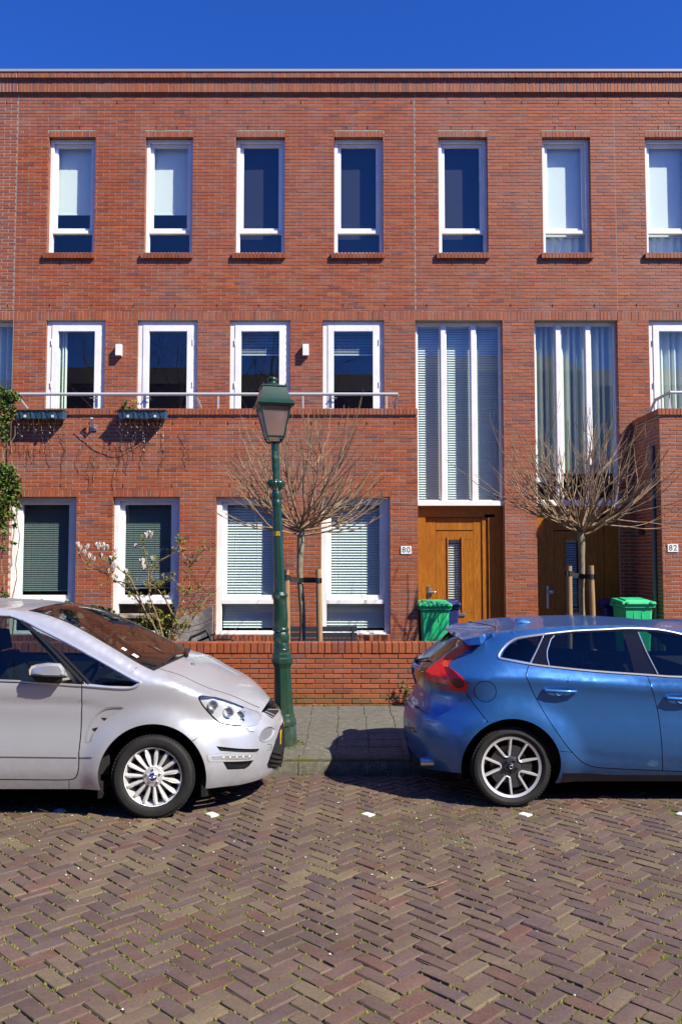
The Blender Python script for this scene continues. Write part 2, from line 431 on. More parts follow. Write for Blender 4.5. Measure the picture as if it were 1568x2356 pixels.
houses = {}
def hx(x): return 0 if x < XJ0 else (1 if x < XM else 2)
HL = [('terraced_house','red brick house strip at the far left edge, left of the pale vertical joint','house'),
      ('terraced_house','red brick house number 80 with the sunlit wooden front door and long white railing','house'),
      ('terraced_house','red brick house number 82 with shaded front door and pale green curtains, right side','house')]
for i, (n, l, c) in enumerate(HL):
    houses[i] = empty(n, ((-7,0,5)[0] if i == 0 else (0 if i == 1 else 5.5), F, .15), l, c, 'red brick terraced houses')
FH = [(a,b,ZU0,ZU1) for a,b in UP] + [(a,b,ZR,ZM1) for a,b in MIDR]
DOORX0, DOORX1 = T1[0], T1[1]; DOOR2X0, DOOR2X1 = T2[0], T2[1]
FH += [(T0[0],T0[1],ZR,ZM1),(T1[0],T1[1],.15,ZM1),(T2[0],T2[1],.15,ZM1)]
# the facade plane stands above the terrace, and to the ground between the projecting parts
FH += [(-XEND-2, XV1-.02, -1, ZR-.02), (XV2+.02, XEND+2, -1, ZR-.02)]
ZSM1 = ZM1+.172; SOLM = (-XEND, XEND, ZM1+.004, ZSM1)
ZBAND = WZ(215.3, F)
upsol = [(a-.005, b+.01, ZU1, ZU1+.108) for a,b in UP]
sill = [(a-.05, b+.02, ZU0-.118, ZU0) for a,b in UP]
xs_h = [(-XEND, XJ0-.006), (XJ0+.006, XM), (XM, XEND)]
for i in range(3):
    h = houses[i]; x0, x1 = xs_h[i]
    m = MB(); slab(m, x0, x1, .05, ZBAND, FH, F+.0055, F+.20)
    m.box(x0, x1, F-.05+.0055, F+.20, ZBAND+.004, WZ(185.7,F)); m.box(x0, x1, F-.10+.0055, F+.20, WZ(185.5,F)+.002, WZ(172.8,F)-.004)
    wall = m.build('wall', MORTAR, h)
    B = Bricks()
    jh = [(XJ1-.007, XJ1+.007, ZM1, ZBAND), (XJ2-.007, XJ2+.007, ZM1, ZBAND)]
    sol_holes = upsol + sill + [SOLM]
    own = lambda qs: [q for q in qs if x0-.01 <= (q[0]+q[1])/2 < x1+(.01 if i != 1 else 0)]
    xa_, xb_ = (x0, x1) if i == 0 else (XJ0+.006, XEND)
    B.add(own(courses(xa_, xb_, .15, ZBAND-.004, FH+sol_holes+jh)), F)
    for s_ in upsol:
        if x0 <= (s_[0]+s_[1])/2 < x1: B.add(soldiers(*s_), F, .10)
    cols = [max(x0,-XEND), x1]
    B.add(own(soldiers(xa_, xb_, ZM1+.006, ZSM1-JT)), F)
    B.add(own(soldiers(xa_, xb_, ZBAND+.002, WZ(187,F))), F-.05, .10)
    B.add(own(soldiers(xa_, xb_, WZ(185.6,F), WZ(173.2,F))), F-.10, .10)
    for s_ in sill:
        if x0 <= (s_[0]+s_[1])/2 < x1:
            n = round((s_[1]-s_[0])/.0605); p = (s_[1]-s_[0])/n
            B.add([(s_[0]+k*p+.004, s_[0]+(k+1)*p-.004, s_[2]+.01, s_[3]-.012) for k in range(n)], F-.055, .15, col=lambda: tuple(c*.75 for c in brick_col()))
    # projecting ground floor
    vx = None
    if i == 0: vx = (-XEND, XJ0-.006)
    if i == 1: vx = (XJ0+.006, XV1)
    if i == 2: vx = (XV2, XEND)
    lows = LOW if i < 2 else [(XV2+1.2, XV2+2.4), (XV2+3.1, XV2+4.3)]
    VH = [(a,b,ZL0,ZL1) for a,b in lows]
    vsol = [(a-.01,b+.02,ZL1,ZL1+.111) for a,b in lows]; vsill = [(a-.01,b+.01,ZL0-.11,ZL0) for a,b in lows]
    m = MB(); slab(m, vx[0]+(.0035 if i == 2 else 0), vx[1]-(.0035 if i == 1 else 0), -.1, ZC-.1, VH, V+.0055, V+.20)
    if i == 1: m.box(vx[1]-.193, vx[1]-.0035, V+.20, F, -.1, ZC-.1)
    if i == 2: m.box(vx[0]+.0035, vx[0]+.193, V+.20, F, -.1, ZC-.1)
    wv = m.build('front_wall', MORTAR, h)
    B.add([q for q in courses(vx[0], vx[1], .1, ZC-.112, VH+vsol+vsill, phase=.23) if q[1] > -7.4 and q[0] < 8.2], V)
    for s_ in vsol:
        if vx[0] <= (s_[0]+s_[1])/2 < vx[1]: B.add(soldiers(*s_), V, .10)
    for s_ in vsill:
        if vx[0] <= (s_[0]+s_[1])/2 < vx[1]: B.add(soldiers(s_[0], s_[1], s_[2]+.006, s_[3]-.008, .068), V-.05, .15, col=lambda: tuple(c*.95 for c in brick_col()))
    if i == 1: B.add(courses(V+.112, F-.003, .1, ZC-.112, [], phase=.1), vx[1], .10, 'r')
    if i == 2: B.add(courses(V+.112, F-.003, .1, ZC-.112, [], phase=.1), vx[0], .10, 'l')
    cz0, cz1 = ZC-.098, ZC
    e0 = vx[0]-(.03 if i == 2 else 0); e1 = vx[1]+(.004 if i == 1 else 0)
    B.add(soldiers(e0, e1, cz0, cz1, .0597), V-.032, .22, jit=.003)
    if i == 2: B.add(soldiers(V+.192, F-.01, cz0, cz1, .0597), e0, .22, 'l', jit=.003)
    if i == 1: B.add(soldiers(V+.192, F-.01, cz0, cz1, .0597), e1, .22, 'r', jit=.003)
    B.build(wv, 300)
    cm = MB(); cm.box(vx[0], vx[1], V-.022, V+.185, cz0+.004, cz1-.006); cm.build('coping_mortar', MORTAR, h)
    # roof, floors, cross walls, capping
    m = MB()
    m.box(x0, x1, F+.202, F+9, ZBAND-.3, ZBAND-.1); m.box(x0,x1,F+8.8,F+9,0,ZBAND-.3)
    rf = m.build('roof', CAPM, h)
    m = MB()
    for z in (.08, ZR-.32, WZ(640,F)-.1): m.box(x0+.003, x1-.003, F+1.2, F+5, z, z+.2)
    m.box(x0+.003, x1-.003, F+5.0, F+5.1, .28, ZBAND-.3)
    m.box(x0+.003, x0+.1, F+1.2, F+5, .28, ZBAND-.31); m.box(x1-.1, x1-.003, F+1.2, F+5, .28, ZBAND-.31)
    m.build('interior', INNER, h)
    m = MB()
    m.box(vx[0]+(.21 if i==2 else 0), vx[1]-(.21 if i==1 else 0), V+.203, F-.003, ZR-.2, ZR); m.build('terrace_deck', CAPM, h)
    m = MB(); m.box(x0, x1, F-.115, F+.25, WZ(172.6,F), WZ(167.2,F)); m.build('roof_capping', CAPM, h)
# expansion joints
for xj, lo in ((XJ0, ZC), (XJ1, ZSM1), (XJ2, ZSM1)):
    m = MB(); m.box(xj-.0055, xj+.0055, F+.002, F+.02, lo+.003, ZBAND); m.build('expansion_joint', SEAL, houses[1] if xj < XM else houses[2])
# weep slots
for i in range(3):
    m = MB(); x0, x1 = xs_h[i]
    def slot(px, py, Y):
        x, z = W(px, py, Y)
        if x0 < x < x1: m.box(x-.006, x+.006, Y-.004, Y+.01, z-.026, z+.026)
    for k in range(-4, 30): slot(16+k*84.5, 236, F)
    for a, b in upper: slot((a+b)/2-28, 293, F); slot((a+b)/2+20, 293, F); slot((a+b)/2-26, 606, F); slot((a+b)/2+24, 606, F)
    for k in range(0, 22): slot(18+k*96.3, 703, F)
    for k in range(2, 15):
        if 15+k*63.7 < 955: slot(15+k*63.7, 974, V)
    for a in (140, 283, 395, 528, 640, 770, 860): slot(a, 1117, V)
    if m.v: m.build('weep_hole', HOLE, houses[i])

# ------------------------------------------------------------ windows
def frame_bars(m, x0, x1, z0, z1, w, y0, y1, wt=None, wb=None):
    wt = wt or w; wb = wb or w
    m.box(x0, x0+w, y0, y1, z0, z1); m.box(x1-w, x1, y0, y1, z0, z1)
    m.box(x0+w, x1-w, y0, y1, z1-wt, z1); m.box(x0+w, x1-w, y0, y1, z0, z0+wb)
def pane(x0, x1, z0, z1, y, parent):
    m = MB(); m.quad((x0,y,z0),(x1,y,z0),(x1,y,z1),(x0,y,z1)); return m.build('pane', GLASS, parent)
def ven_blind(x0, x1, z0, z1, y, parent, mtl, pitch=.027, tilt=.55, wdt=.027, wob=0):
    m = MB(); n = int((z1-z0)/pitch)
    for k in range(n):
        z = z1-k*pitch-.01; t = tilt + (R.uniform(-wob,wob)); dy, dz = wdt/2*cos(t), wdt/2*sin(t)
        m.quad((x0,y-dy,z-dz),(x1,y-dy,z-dz),(x1,y+dy,z+dz),(x0,y+dy,z+dz))
    for f in (.22, .62, .9):
        m.tube([(x0+(x1-x0)*f, y-.016, z0), (x0+(x1-x0)*f, y-.016, z1)], .0012, 3)
    m.box(x0, x1, y-.012, y+.012, z0-.02, z0); m.box(x0, x1, y-.015, y+.015, z1, z1+.03)
    return m.build('blind', mtl, parent)
def fabric(x0, x1, z0, z1, y, parent, mtl, waves=0, amp=.03, name='blind'):
    m = MB(); n = 2 if not waves else waves*8
    for i in range(n):
        a, b = x0+(x1-x0)*i/n, x0+(x1-x0)*(i+1)/n
        ya = y+(amp*sin(i/8*2*pi+.6*sin(i*.37)) if waves else 0); yb = y+(amp*sin((i+1)/8*2*pi+.6*sin((i+1)*.37)) if waves else 0)
        m.quad((a,ya,z0),(b,yb,z0),(b,yb,z1),(a,ya,z1))
    if not waves: m.box(x0, x1, y-.012, y-.002, z0-.02, z0)
    return m.build(name, mtl, parent, smooth=waves > 0)
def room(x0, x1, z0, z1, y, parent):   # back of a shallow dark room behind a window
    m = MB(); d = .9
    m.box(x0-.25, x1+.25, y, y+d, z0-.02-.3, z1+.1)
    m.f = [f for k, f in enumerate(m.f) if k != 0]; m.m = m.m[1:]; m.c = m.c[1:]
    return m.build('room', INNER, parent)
# upper windows
def upper_window(k, a, b, par, kind):
    m = MB(); y0 = F+.095; y1 = y0+.075; zt = WZ(529, F)
    frame_bars(m, a+.002, b-.002, ZU0, ZU1-.003, .062, y0, y1, wt=.06, wb=.045)
    m.box(a+.064, b-.064, y0, y1, zt-.028, zt+.028)
    o = m.build('window', WHITE, par, bevel=.004)
    m = MB(); frame_bars(m, a+.066, b-.066, zt+.030, ZU1-.067, .055, y0+.050, y0+.10); m.build('sash', WHITE, o, bevel=.004)
    pane(a+.120, b-.120, zt+.084, ZU1-.121, y0+.08, o); pane(a+.066, b-.066, ZU0+.047, zt-.030, y0+.05, o)
    yb = y0+.14
    if kind == 'half': fabric(a+.03, b-.03, WZ(494,F+.3), ZU1, yb+.05, o, BLINDW)
    elif kind == 'dark': fabric(a-.05, b+.05, ZU0-.05, ZU1+.05, yb+.05, o, DARKBLIND)
    elif kind == 'full': fabric(a+.03, b-.03, zt-.02, ZU1, yb+.03, o, BLINDW); fabric(a-.05,b+.05,ZU0-.05,zt-.03,yb+.06,o,BLINDW,6,.02,'curtain')
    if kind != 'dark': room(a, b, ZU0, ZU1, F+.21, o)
    return o
kinds = ['half','half','half','dark','dark','dark','full','full','full']
for k, ((a,b), kd) in enumerate(zip(UP, kinds)):
    upper_window(k, a, b, houses[hx((a+b)/2)], kd)
# balcony doors
def balcony_door(k, a, b, par, kind, hinge):
    m = MB(); y0 = F+.055; y1 = y0+.08
    frame_bars(m, a+.002, b-.002, ZR+.02, ZM1-.003, .085, y0, y1, wt=.07, wb=.05)
    o = m.build('balcony_door', WHITE, par, bevel=.004)
    m = MB(); frame_bars(m, a+.088, b-.088, ZR+.072, ZM1-.075, .105, y0-.012, y0+.05, wb=.3)
    lf = m.build('door_leaf', WHITE, o, bevel=.004)
    pane(a+.193, b-.193, ZR+.372, ZM1-.180, y0+.02, o)
    hxp = (b-.088-.05) if hinge == 'l' else (a+.088+.05)
    zc = WZ(921, F); s = -1 if hinge == 'l' else 1
    m = MB(); m.box(hxp-.022, hxp+.022, y0-.022, y0-.0125, zc-.11, zc+.11)
    m.tube([(hxp, y0-.022, zc+.04), (hxp, y0-.055, zc+.04), (hxp+s*.11, y0-.055, zc+.04)], .011, 6)
    m.build('handle', METAL, o)
    m = MB(); hh = (a+.088) if hinge == 'l' else (b-.088)
    for z in (ZR+.5, ZR+1.25, ZR+2.0): m.tube([(hh, y0-.02, z-.05), (hh, y0-.02, z+.05)], .008, 6)
    m.build('hinge', WHITE, o)
    if kind == 'blind': ven_blind(a+.10, b-.12, WZ(808,F), ZM1-.02, y0+.17, o, SLAT)
    if kind == 'drape':
        fabric(a+.12, a+.30, ZR+.03, ZM1, y0+.17, o, CURT, 3, .03, 'curtain')
    if kind == 'curtain': fabric(a-.02, b+.1, ZR+.03, ZM1, y0+.2, o, CURT, 10, .04, 'curtain')
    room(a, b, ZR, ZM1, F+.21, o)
for k, (a,b) in enumerate(MIDR):
    balcony_door(k, a, b, houses[hx((a+b)/2)], ('drape','none','blind','blind','curtain','curtain')[k], ('l','r','l','r','l','l')[k])
# tall stair windows
def tall(x0, x1, par, mull, kind):
    m = MB(); y0 = F+.115; y1 = y0+.09
    m.box(x0, x1, y0, y1, ZM1-.045, ZM1-.003)
    zs = ZD
    m.box(x0, x1, y0-.07, y1, zs, zs+.085)
    xm = [WX(p, 840, F) for p in mull] if mull[0] > 0 else [x0+(x1-x0)/3, x0+2*(x1-x0)/3]
    m.box(x0, x0+.03, y0, y1, zs+.085, ZM1-.045); m.box(x1-.03, x1, y0, y1, zs+.085, ZM1-.045)
    for x in xm: m.box(x-.041, x+.041, y0-.02, y1, zs+.085, ZM1-.045)
    o = m.build('stair_window', WHITE, par, bevel=.004)
    e = [x0+.03]+[v for x in xm for v in (x-.041, x+.041)]+[x1-.03]
    for i in range(3):
        mm = MB(); a, b = e[2*i], e[2*i+1]; frame_bars(mm, a+.001, b-.001, zs+.087, ZM1-.047, .02, y0+.02, y0+.06); mm.build('sash', WHITE, o)
        pane(a+.021, b-.021, zs+.108, ZM1-.068, y0+.04, o)
    if kind == 'blind':
        for i in range(3): ven_blind(e[2*i]-.03, e[2*i+1]+.03, zs+.05, ZM1-.06, y0+.17, o, SLAT, .043, 1.0, .052, .03)
    else:
        for i in range(3): fabric(e[2*i]-.02, e[2*i+1]+.02, WZ(1085,F), ZM1-.01, y0+.2, o, CURT, 4, .05, 'curtain')
        fabric(x0, x0+.33, zs+.45, WZ(1085,F), y0+.17, o, BLINDW, 0, 0, 'curtain')
    room(x0, x1, zs+.3, ZM1, F+.21, o)
tall(*T1, houses[1], (1020.5, 1090.5), 'blind')
tall(*T2, houses[2], (1287, 1356), 'curtain')
tall(*T0, houses[0], (-1,), 'curtain')
# ground floor windows
def low_window(k, a, b, par, kind):
    m = MB(); y0 = V+.08; y1 = y0+.08; zt = WZ(1386, V)
    frame_bars(m, a+.002, b-.002, ZL0, ZL1-.003, .085, y0, y1, wt=.062, wb=.045)
    m.box(a+.087, b-.087, y0, y1, zt-.028, zt+.038)
    m.box(a+.002, b-.002, y0-.03, y0-.001, ZL0-.012, ZL0+.02)
    o = m.build('window', WHITE, par, bevel=.004)
    m = MB(); frame_bars(m, a+.089, b-.089, zt+.04, ZL1-.067, .07, y0+.052, y0+.11, wt=.05); m.build('sash', WHITE, o, bevel=.004)
    pane(a+.160, b-.160, zt+.112, ZL1-.118, y0+.09, o); pane(a+.087, b-.087, ZL0+.047, zt-.030, y0+.05, o)
    if kind == 'light':
        ven_blind(a+.09, b-.09, ZL0+.03, ZL1-.03, y0+.18, o, SLAT, .043, .90, .050)
    else:
        ven_blind(a+.09, b-.09, WZ(1358 if k == 0 else 1352, V), ZL1-.03, y0+.18, o, SLAT_SHADED, .030, .85, .032)
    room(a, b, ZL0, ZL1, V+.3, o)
for k, (a,b) in enumerate(LOW): low_window(k, a, b, houses[1], 'dark' if k < 2 else 'light')
for a, b in [(XV2+1.2, XV2+2.4), (XV2+3.1, XV2+4.3)]: low_window(9, a, b, houses[2], 'light')
# front doors
def front_door(x0, x1, par, lit):
    yf = F+.17; z0 = .30; zt = ZD-.003
    fx = lambda px: x0+(px-963)/(1158-963)*(x1-x0)
    m = MB(); s = (zt-z0)
    m.box(x0, fx(985), yf, yf+.12, z0, zt); m.box(fx(1140), x1, yf, yf+.12, z0, zt)
    m.box(fx(985), fx(1140), yf, yf+.12, WZ(1182,F), zt); m.box(fx(985), fx(1117), yf, yf+.10, WZ(1190,F+.2), WZ(1183,F+.2))
    m.box(fx(1125), fx(1140), yf, yf+.12, z0, WZ(1190,F+.2))
    m.box(x0+.001, x1-.001, F+.02, yf+.1, .1, z0)
    o = m.build('door_frame', WOOD, par, bevel=.004)
    yl = yf+.05; zz = lambda py: WZ(py, yl)
    m = MB(); top = WZ(1190.5,F+.2)
    def brd(a, b, c, d, y=0): m.box(fx(a)+.0015, fx(b)-.0015, yl+y, yl+.06, c+.0015, d-.0015)
    brd(985.5,1009,z0,top); brd(1092,1112,z0,top); brd(1112,1124.5,z0,top,-.02)
    brd(1009,1092,zz(1220),top,.004); brd(1009,1092,zz(1242),zz(1222),.0)
    brd(1009,1033,zz(1410),zz(1242)); brd(1068,1092,zz(1410),zz(1242)); brd(1033,1068,zz(1410),zz(1403))
    brd(1009,1092,zz(1436),zz(1410),.002); brd(1009,1092,z0,zz(1438),.006)
    o2 = m.build('front_door', WOOD, par, bevel=.002)
    m = MB()
    for px in (1034.5, 1066.5): m.tube([(fx(px), yl-.008, zz(1408)), (fx(px), yl-.008, zz(1236))], .013, 8)
    m.build('glazing_bead', WOOD, o2)
    m = MB(); m.quad((fx(1035),yl+.03,zz(1403)),(fx(1065),yl+.03,zz(1403)),(fx(1065),yl+.03,zz(1242)),(fx(1035),yl+.03,zz(1242))); m.build('pane', GLASS, o2)
    ven_blind(fx(1036), fx(1064), zz(1400), zz(1246), yl+.075, o2, WHITE, .042, .7, .045)
    m = MB(); xh = fx(992); m.box(xh-.024, xh+.024, yl-.014, yl-.001, zz(1400), zz(1348))
    m.tube([(xh, yl-.014, zz(1362)), (xh, yl-.06, zz(1362)), (xh+.11, yl-.06, zz(1362))], .012, 6); m.box(xh+.02, xh+.085, yl-.06, yl-.02, zz(1366), zz(1358))
    m.build('handle', METAL, o2, bevel=.003)
    m = MB(); m.box(fx(1034), fx(1073), yl-.018, yl-.001, zz(1418), zz(1410)); m.build('letterbox', METAL, o2, bevel=.007)
    m = MB(); m.box(fx(1033), fx(1068), yl+.3, yl+.32, z0, zt); m.build('inner_wall', INNER, o2)
front_door(*T1, houses[1], True)
front_door(*T2, houses[2], False)
# house number plates
for px, py, s, h, lb in ((933.5, 1265.5, '80', 1, 'white enamel house number plate reading 80, left of the sunlit wooden door'), (1546, 1261, '82', 2, 'white enamel house number plate reading 82 at the right edge of the picture')):
    x, z = W(px, py, V); m = MB(); m.box(x-.083, x+.083, V-.014, V-.004, z-.062, z+.062)
    o = m.build('house_number_plate', PLATEW, None, bevel=.002); tag(o, lb, 'number plate', 'house number plates')
    text(s, .125, (x, V-.0155, z), INK, o, tight=1.15)
# wall lights
for px, lab in ((274, 'white box wall light between the two left balcony doors'), (703, 'white box wall light between the two right balcony doors, above the lantern')):
    x, z = W(px, 806, F-.05); e = empty('wall_light', (x, F, z), lab, 'wall light', 'white wall lights between the balcony doors')
    m = MB(); m.box(x-.052, x+.052, F-.10, F-.012, z-.10, z+.10); m.build('lamp_body', WHITE, e, bevel=.006)
    m = MB(); m.box(x-.04, x+.04, F-.013, F-.003, z-.08, z+.08); m.build('back_plate', METAL, e)
    m = MB(); m.box(x-.04, x+.04, F-.09, F-.03, z-.106, z-.1005); m.build('diffuser', FROST, e)
# dark downpipe in the entrance of number 82, and entry box
o = MB().tube([(XV2-.03, V+.25, WZ(1020,V)), (XV2-.03, V+.25, .2)], .03, 10).build('downpipe', mat('grey_pvc',(.16,.17,.18),.5), houses[2], smooth=True)
xb, zb = W(1440, 1215, F-.2); m = MB(); m.box(XV2-.05, XV2-.006, F-.42, F-.25, zb-.11, zb+.11); m.build('meter_box', GRAPH, houses[2], bevel=.008)
# ------------------------------------------------------------ terrace railings
def railing_left():
    yt = V+.02
    x0, z = W(22, 907, yt); x1, _ = W(915, 904, yt)
    e = empty('terrace_railing', ((x0+x1)/2, yt, ZC), 'long white tubular railing along the brick parapet in front of the four balcony doors', 'railing', 'white tubular terrace railings')
    MB().tube([(x0,yt,z),(x1,yt,z)], .026, 10).build('handrail', ALU, e, smooth=True)
    for px, qx in ((38,152),(450,489),(913,898)):
        xa = WX(px, 906, yt); m = MB(); yb = V+.75; zb = ZC-.02
        xb = xa + (.03 if px < 800 else -.03)
        m.tube([(xa+(0.0), yt, z-.01),(xb, yb, zb)], .022, 8); m.box(xb-.09, xb+.09, yb-.03, yb+.05, zb-.03, zb+.03)
        m.build('strut', ALU, e)
    for px in (432.5, 502, 697, 889):
        xa = WX(px, 925, yt); m = MB(); m.box(xa-.012, xa+.012, yt-.012, yt+.012, ZC-.01, z-.02); m.build('post', ALU, e)
railing_left()
def railing_right():
    yt = V+.08; xa, z = W(1540, 903, yt); e = empty('terrace_railing', (xa, yt, ZC), 'white tubular railing turning the corner of the brick parapet at the right edge', 'railing', 'white tubular terrace railings')
    yb = F-.45; zz = z
    MB().tube([(XEND,yt,z),(xa,yt,z),(xa,yb,z)], .026, 10).build('handrail', ALU, e, smooth=True)
    MB().tube([(xa,yb,z),(xa-.12,F-.02,z-.52)], .024, 8).build('strut', ALU, e, smooth=True)
    for x, y in ((xa,yb-.12),(xa,yt+.03),(xa+.32,yt)):
        m = MB(); m.hexa([(x-.03,y-.008,ZC-.01),(x+.03,y-.008,ZC-.01),(x+.03,y+.008,ZC-.01),(x-.03,y+.008,ZC-.01),(x-.008,y-.008,z-.02),(x+.008,y-.008,z-.02),(x+.008,y+.008,z-.02),(x-.008,y+.008,z-.02)]); m.build('post', ALU, e)
railing_right()
# planter troughs hung on the parapet with icicle light strings
WIRE = mat('dark_wire', (.05,.018,.012), .7); BULB = mat('clear_bulb', (.75,.72,.68), .3)
BTR = []
def leafquad(m, p, size, col=None, up=None):
    d = Vector((R.gauss(0,1),R.gauss(0,1),R.gauss(.3,1))).normalized(); a = d.cross(Vector((R.gauss(0,1),R.gauss(0,1),R.gauss(0,1)))).normalized()
    l = size; wv = size*.38; p = Vector(p); b = d.cross(a)*(.18*size)
    i = len(m.v); m.v += [tuple(p), tuple(p+d*l*.5+a*wv+b), tuple(p+d*l), tuple(p+d*l*.5-a*wv+b)]; m.face([i,i+1,i+2,i+3])
for k, (pa, pb, lab, plant) in enumerate(((33,147,'blue trough planter hung on the parapet, the left one beside the climber', 0), (270,382,'blue trough planter hung on the parapet with a small yellow flowering plant', 1))):
    y0 = V-.24; y1 = V-.045; xa, zt = W(pa, 944, y0); xb, _ = W(pb, 944, y0); zb = WZ(962, y0)
    e = empty('planter_trough', ((xa+xb)/2, (y0+y1)/2, zb), lab, 'planter', 'blue trough planters on the parapet')
    m = MB(); n = 9; ins = .03
    top = [(xa+(xb-xa)*i/n) for i in range(n+1)]; bot = [xa+ins+(xb-xa-2*ins)*i/n for i in range(n+1)]
    for i in range(n):
        q = .006*(1 if i % 2 else -1)
        m.quad((bot[i],y0+.03,zb),(bot[i+1],y0+.03,zb),(top[i+1],y0+q,zt),(top[i],y0-q,zt)); m.quad((bot[i+1],y1,zb),(bot[i],y1,zb),(top[i],y1,zt),(top[i+1],y1,zt))
        m.quad((bot[i],y1,zb),(bot[i+1],y1,zb),(bot[i+1],y0+.03,zb),(bot[i],y0+.03,zb))
    m.quad((bot[0],y1,zb),(bot[0],y0+.03,zb),(top[0],y0,zt),(top[0],y1,zt)); m.quad((bot[n],y0+.03,zb),(bot[n],y1,zb),(top[n],y1,zt),(top[n],y0,zt))
    m.build('liner', TROUGH, e)
    m = MB(); m.tube([(xa,y0-.006,zt),(xb,y0-.006,zt),(xb,y1,zt),(xa,y1,zt),(xa,y0-.006,zt)], .007, 5)
    m.build('rim', BLACKM, e)
    for i in range(1, 9):
        x = xa+(xb-xa)*i/9; m = MB(); m.tube([(x,y0-.01,zt),(x+.008,y0+.01,zb+.05),(x,y0+.03,zb-.004),(x,y1,zb-.006)], .003, 4); m.build('wire', BLACKM, e)
    for i in (2, 7):
        x = xa+(xb-xa)*i/9; m = MB(); m.box(x-.016,x+.016,y0-.012,y0+.004,zb+.01,zb+.05); m.build('clip', BULB, e)
    m = MB(); m.box(xa+.02,xb-.02,y0+.02,y1-.01,zt-.03,zt-.022); m.build('potting_soil', SOIL, e)
    if plant:
        pl = empty('potted_plant', (xa+.08, V-.14, zt-.02), 'small sprawling potted plant with yellow flowers at the end of the trough planter', 'plant')
        m = MB(); fl = MB()
        for i in range(14):
            p = Vector((xa+R.uniform(-.03,.22), V-.14, zt-.02)); q = p+Vector((R.uniform(-.1,.2), R.uniform(-.06,.06), R.uniform(.04,.2)))
            MBt = m.tube([p, (p+q)/2+Vector((0,0,.03)), q], .003, 3)
            for j in range(9): leafquad(m, p.lerp(q, R.random())+Vector((R.gauss(0,.012),R.gauss(0,.012),R.gauss(0,.012))), .045)
        for q in ((xa+.20, zt+.17),(xa+.23,zt+.15),(xa+.25,zt+.17)): fl.lathe([(0,-.015),(.018,-.008),(.022,.006),(.008,.012),(0,.008)], (q[0],V-.15,q[1]), 8)
        m.build('foliage', LEAFG, pl); fl.build('flower', mat('yellow_petal',(.75,.45,.02),.5), pl)
    # icicle lights
    e2 = empty('string_lights', ((xa+xb)/2, y0, zb), 'icicle light strings hanging below the %s blue trough planter' % ('left' if k == 0 else 'right'), 'string lights', 'icicle lights under the planters')
    wm = MB(); wm.tube([(xa+(xb-xa)*i/8, y0+.03+R.uniform(-.01,.02), zb-.012-.01*(i%2)) for i in range(9)], .003, 4)
    for i in range(9 if k else 8):
        x = xa+(xb-xa)*(i+.4)/9; z = zb-.01; pts = [Vector((x,y0+.03,z))]; ln = R.choice((.16,.24,.34,.42))
        yy = y0+.03
        while ln > 0:
            pts.append(pts[-1]+Vector((R.gauss(0,.014),R.gauss(.002,.008),-.045))); ln -= .045
            if R.random() < .4:
                q = pts[-1]; d = Vector((R.uniform(-.03,.03),0,-.03)); wm.tube([q,q+d], .002, 3)
                b = MB(); b.tube([q+d, q+d*1.6], [.003,.0015], 5); BTR.append((b, e2))
        wm.tube(pts, .0028, 4)
    wm.build('cable', WIRE, e2)
    bb = MB()
    for b, ee in BTR:
        if ee is e2:
            o_ = len(bb.v); bb.v += b.v
            for f in b.f: bb.face([o_+i for i in f])
    bb.build('bulb', BULB, e2)
# light cables against the wall between the planters, casting thin shadows
wm = MB()
def hang(px, py, ln, yy=V-.05):
    x, z = W(px, py, yy); pts = [Vector((x,yy,z))]
    while ln > 0:
        pts.append(pts[-1]+Vector((R.gauss(0,.02),R.uniform(-.008,.008),-.05))); ln -= .05
        if R.random() < .35:
            q = pts[-1]; wm.tube([q, q+Vector((R.uniform(-.05,.05),0,-.05)), q+Vector((R.uniform(-.06,.06),0,-.11))], .002, 3)
    wm.tube(pts, .0035, 4)
for px, py, ln in ((70,985,.45),(140,985,.55),(190,985,.7),(262,1020,.35),(305,1035,.5),(318,1040,.35),(402,1010,.65),(412,1015,.3),(455,985,.4),(497,985,.55),(565,985,.6),(630,985,.5)):
    hang(px*.62+28, py, ln)
pts = [W(190*.62+60+i*14, 985+sin(i/13*pi)*54+R.uniform(-2,2), V-.05) for i in range(14)]
wm.tube([(x,V-.05,z) for x,z in pts], .0055, 4)
o = wm.build('light_cable', WIRE, None); tag(o, 'thin dark cable of fairy lights looping across the brick wall between the two blue planters', 'cable')
# small floodlight bracket on the wall
x, z = W(214, 978, V-.05); e = empty('wall_bracket', (x,V,z-.05), 'small grey pipe bracket sticking out of the wall between the blue planters', 'bracket')
m = MB(); m.box(x-.05,x+.055,V-.02,V-.004,z-.085,z-.0); m.build('base_plate', METAL, e, bevel=.003)
MB().tube([(x,V-.02,z-.04),(x,V-.09,z-.03),(x-.01,V-.11,z+.09)], .018, 8).build('pipe', METAL, e, smooth=True)
MB().lathe([(.02,0),(.03,.004),(.03,.02),(0,.02)], (x-.01,V-.11,z+.085), 10).build('pipe_cap', BULB, e)
# cable down the left joint
x = XJ0
o = MB().tube([(WX(20,960,V),V-.02,ZC-.1),(WX(19,1060,V),V-.02,WZ(1060,V)),(WX(17,1140,V),V-.02,WZ(1140,V))], .006, 5).build('wall_cable', mat('rust_cable',(.2,.05,.03),.7), None)
tag(o, 'thin vertical reddish cable on the wall beside the climber', 'cable')

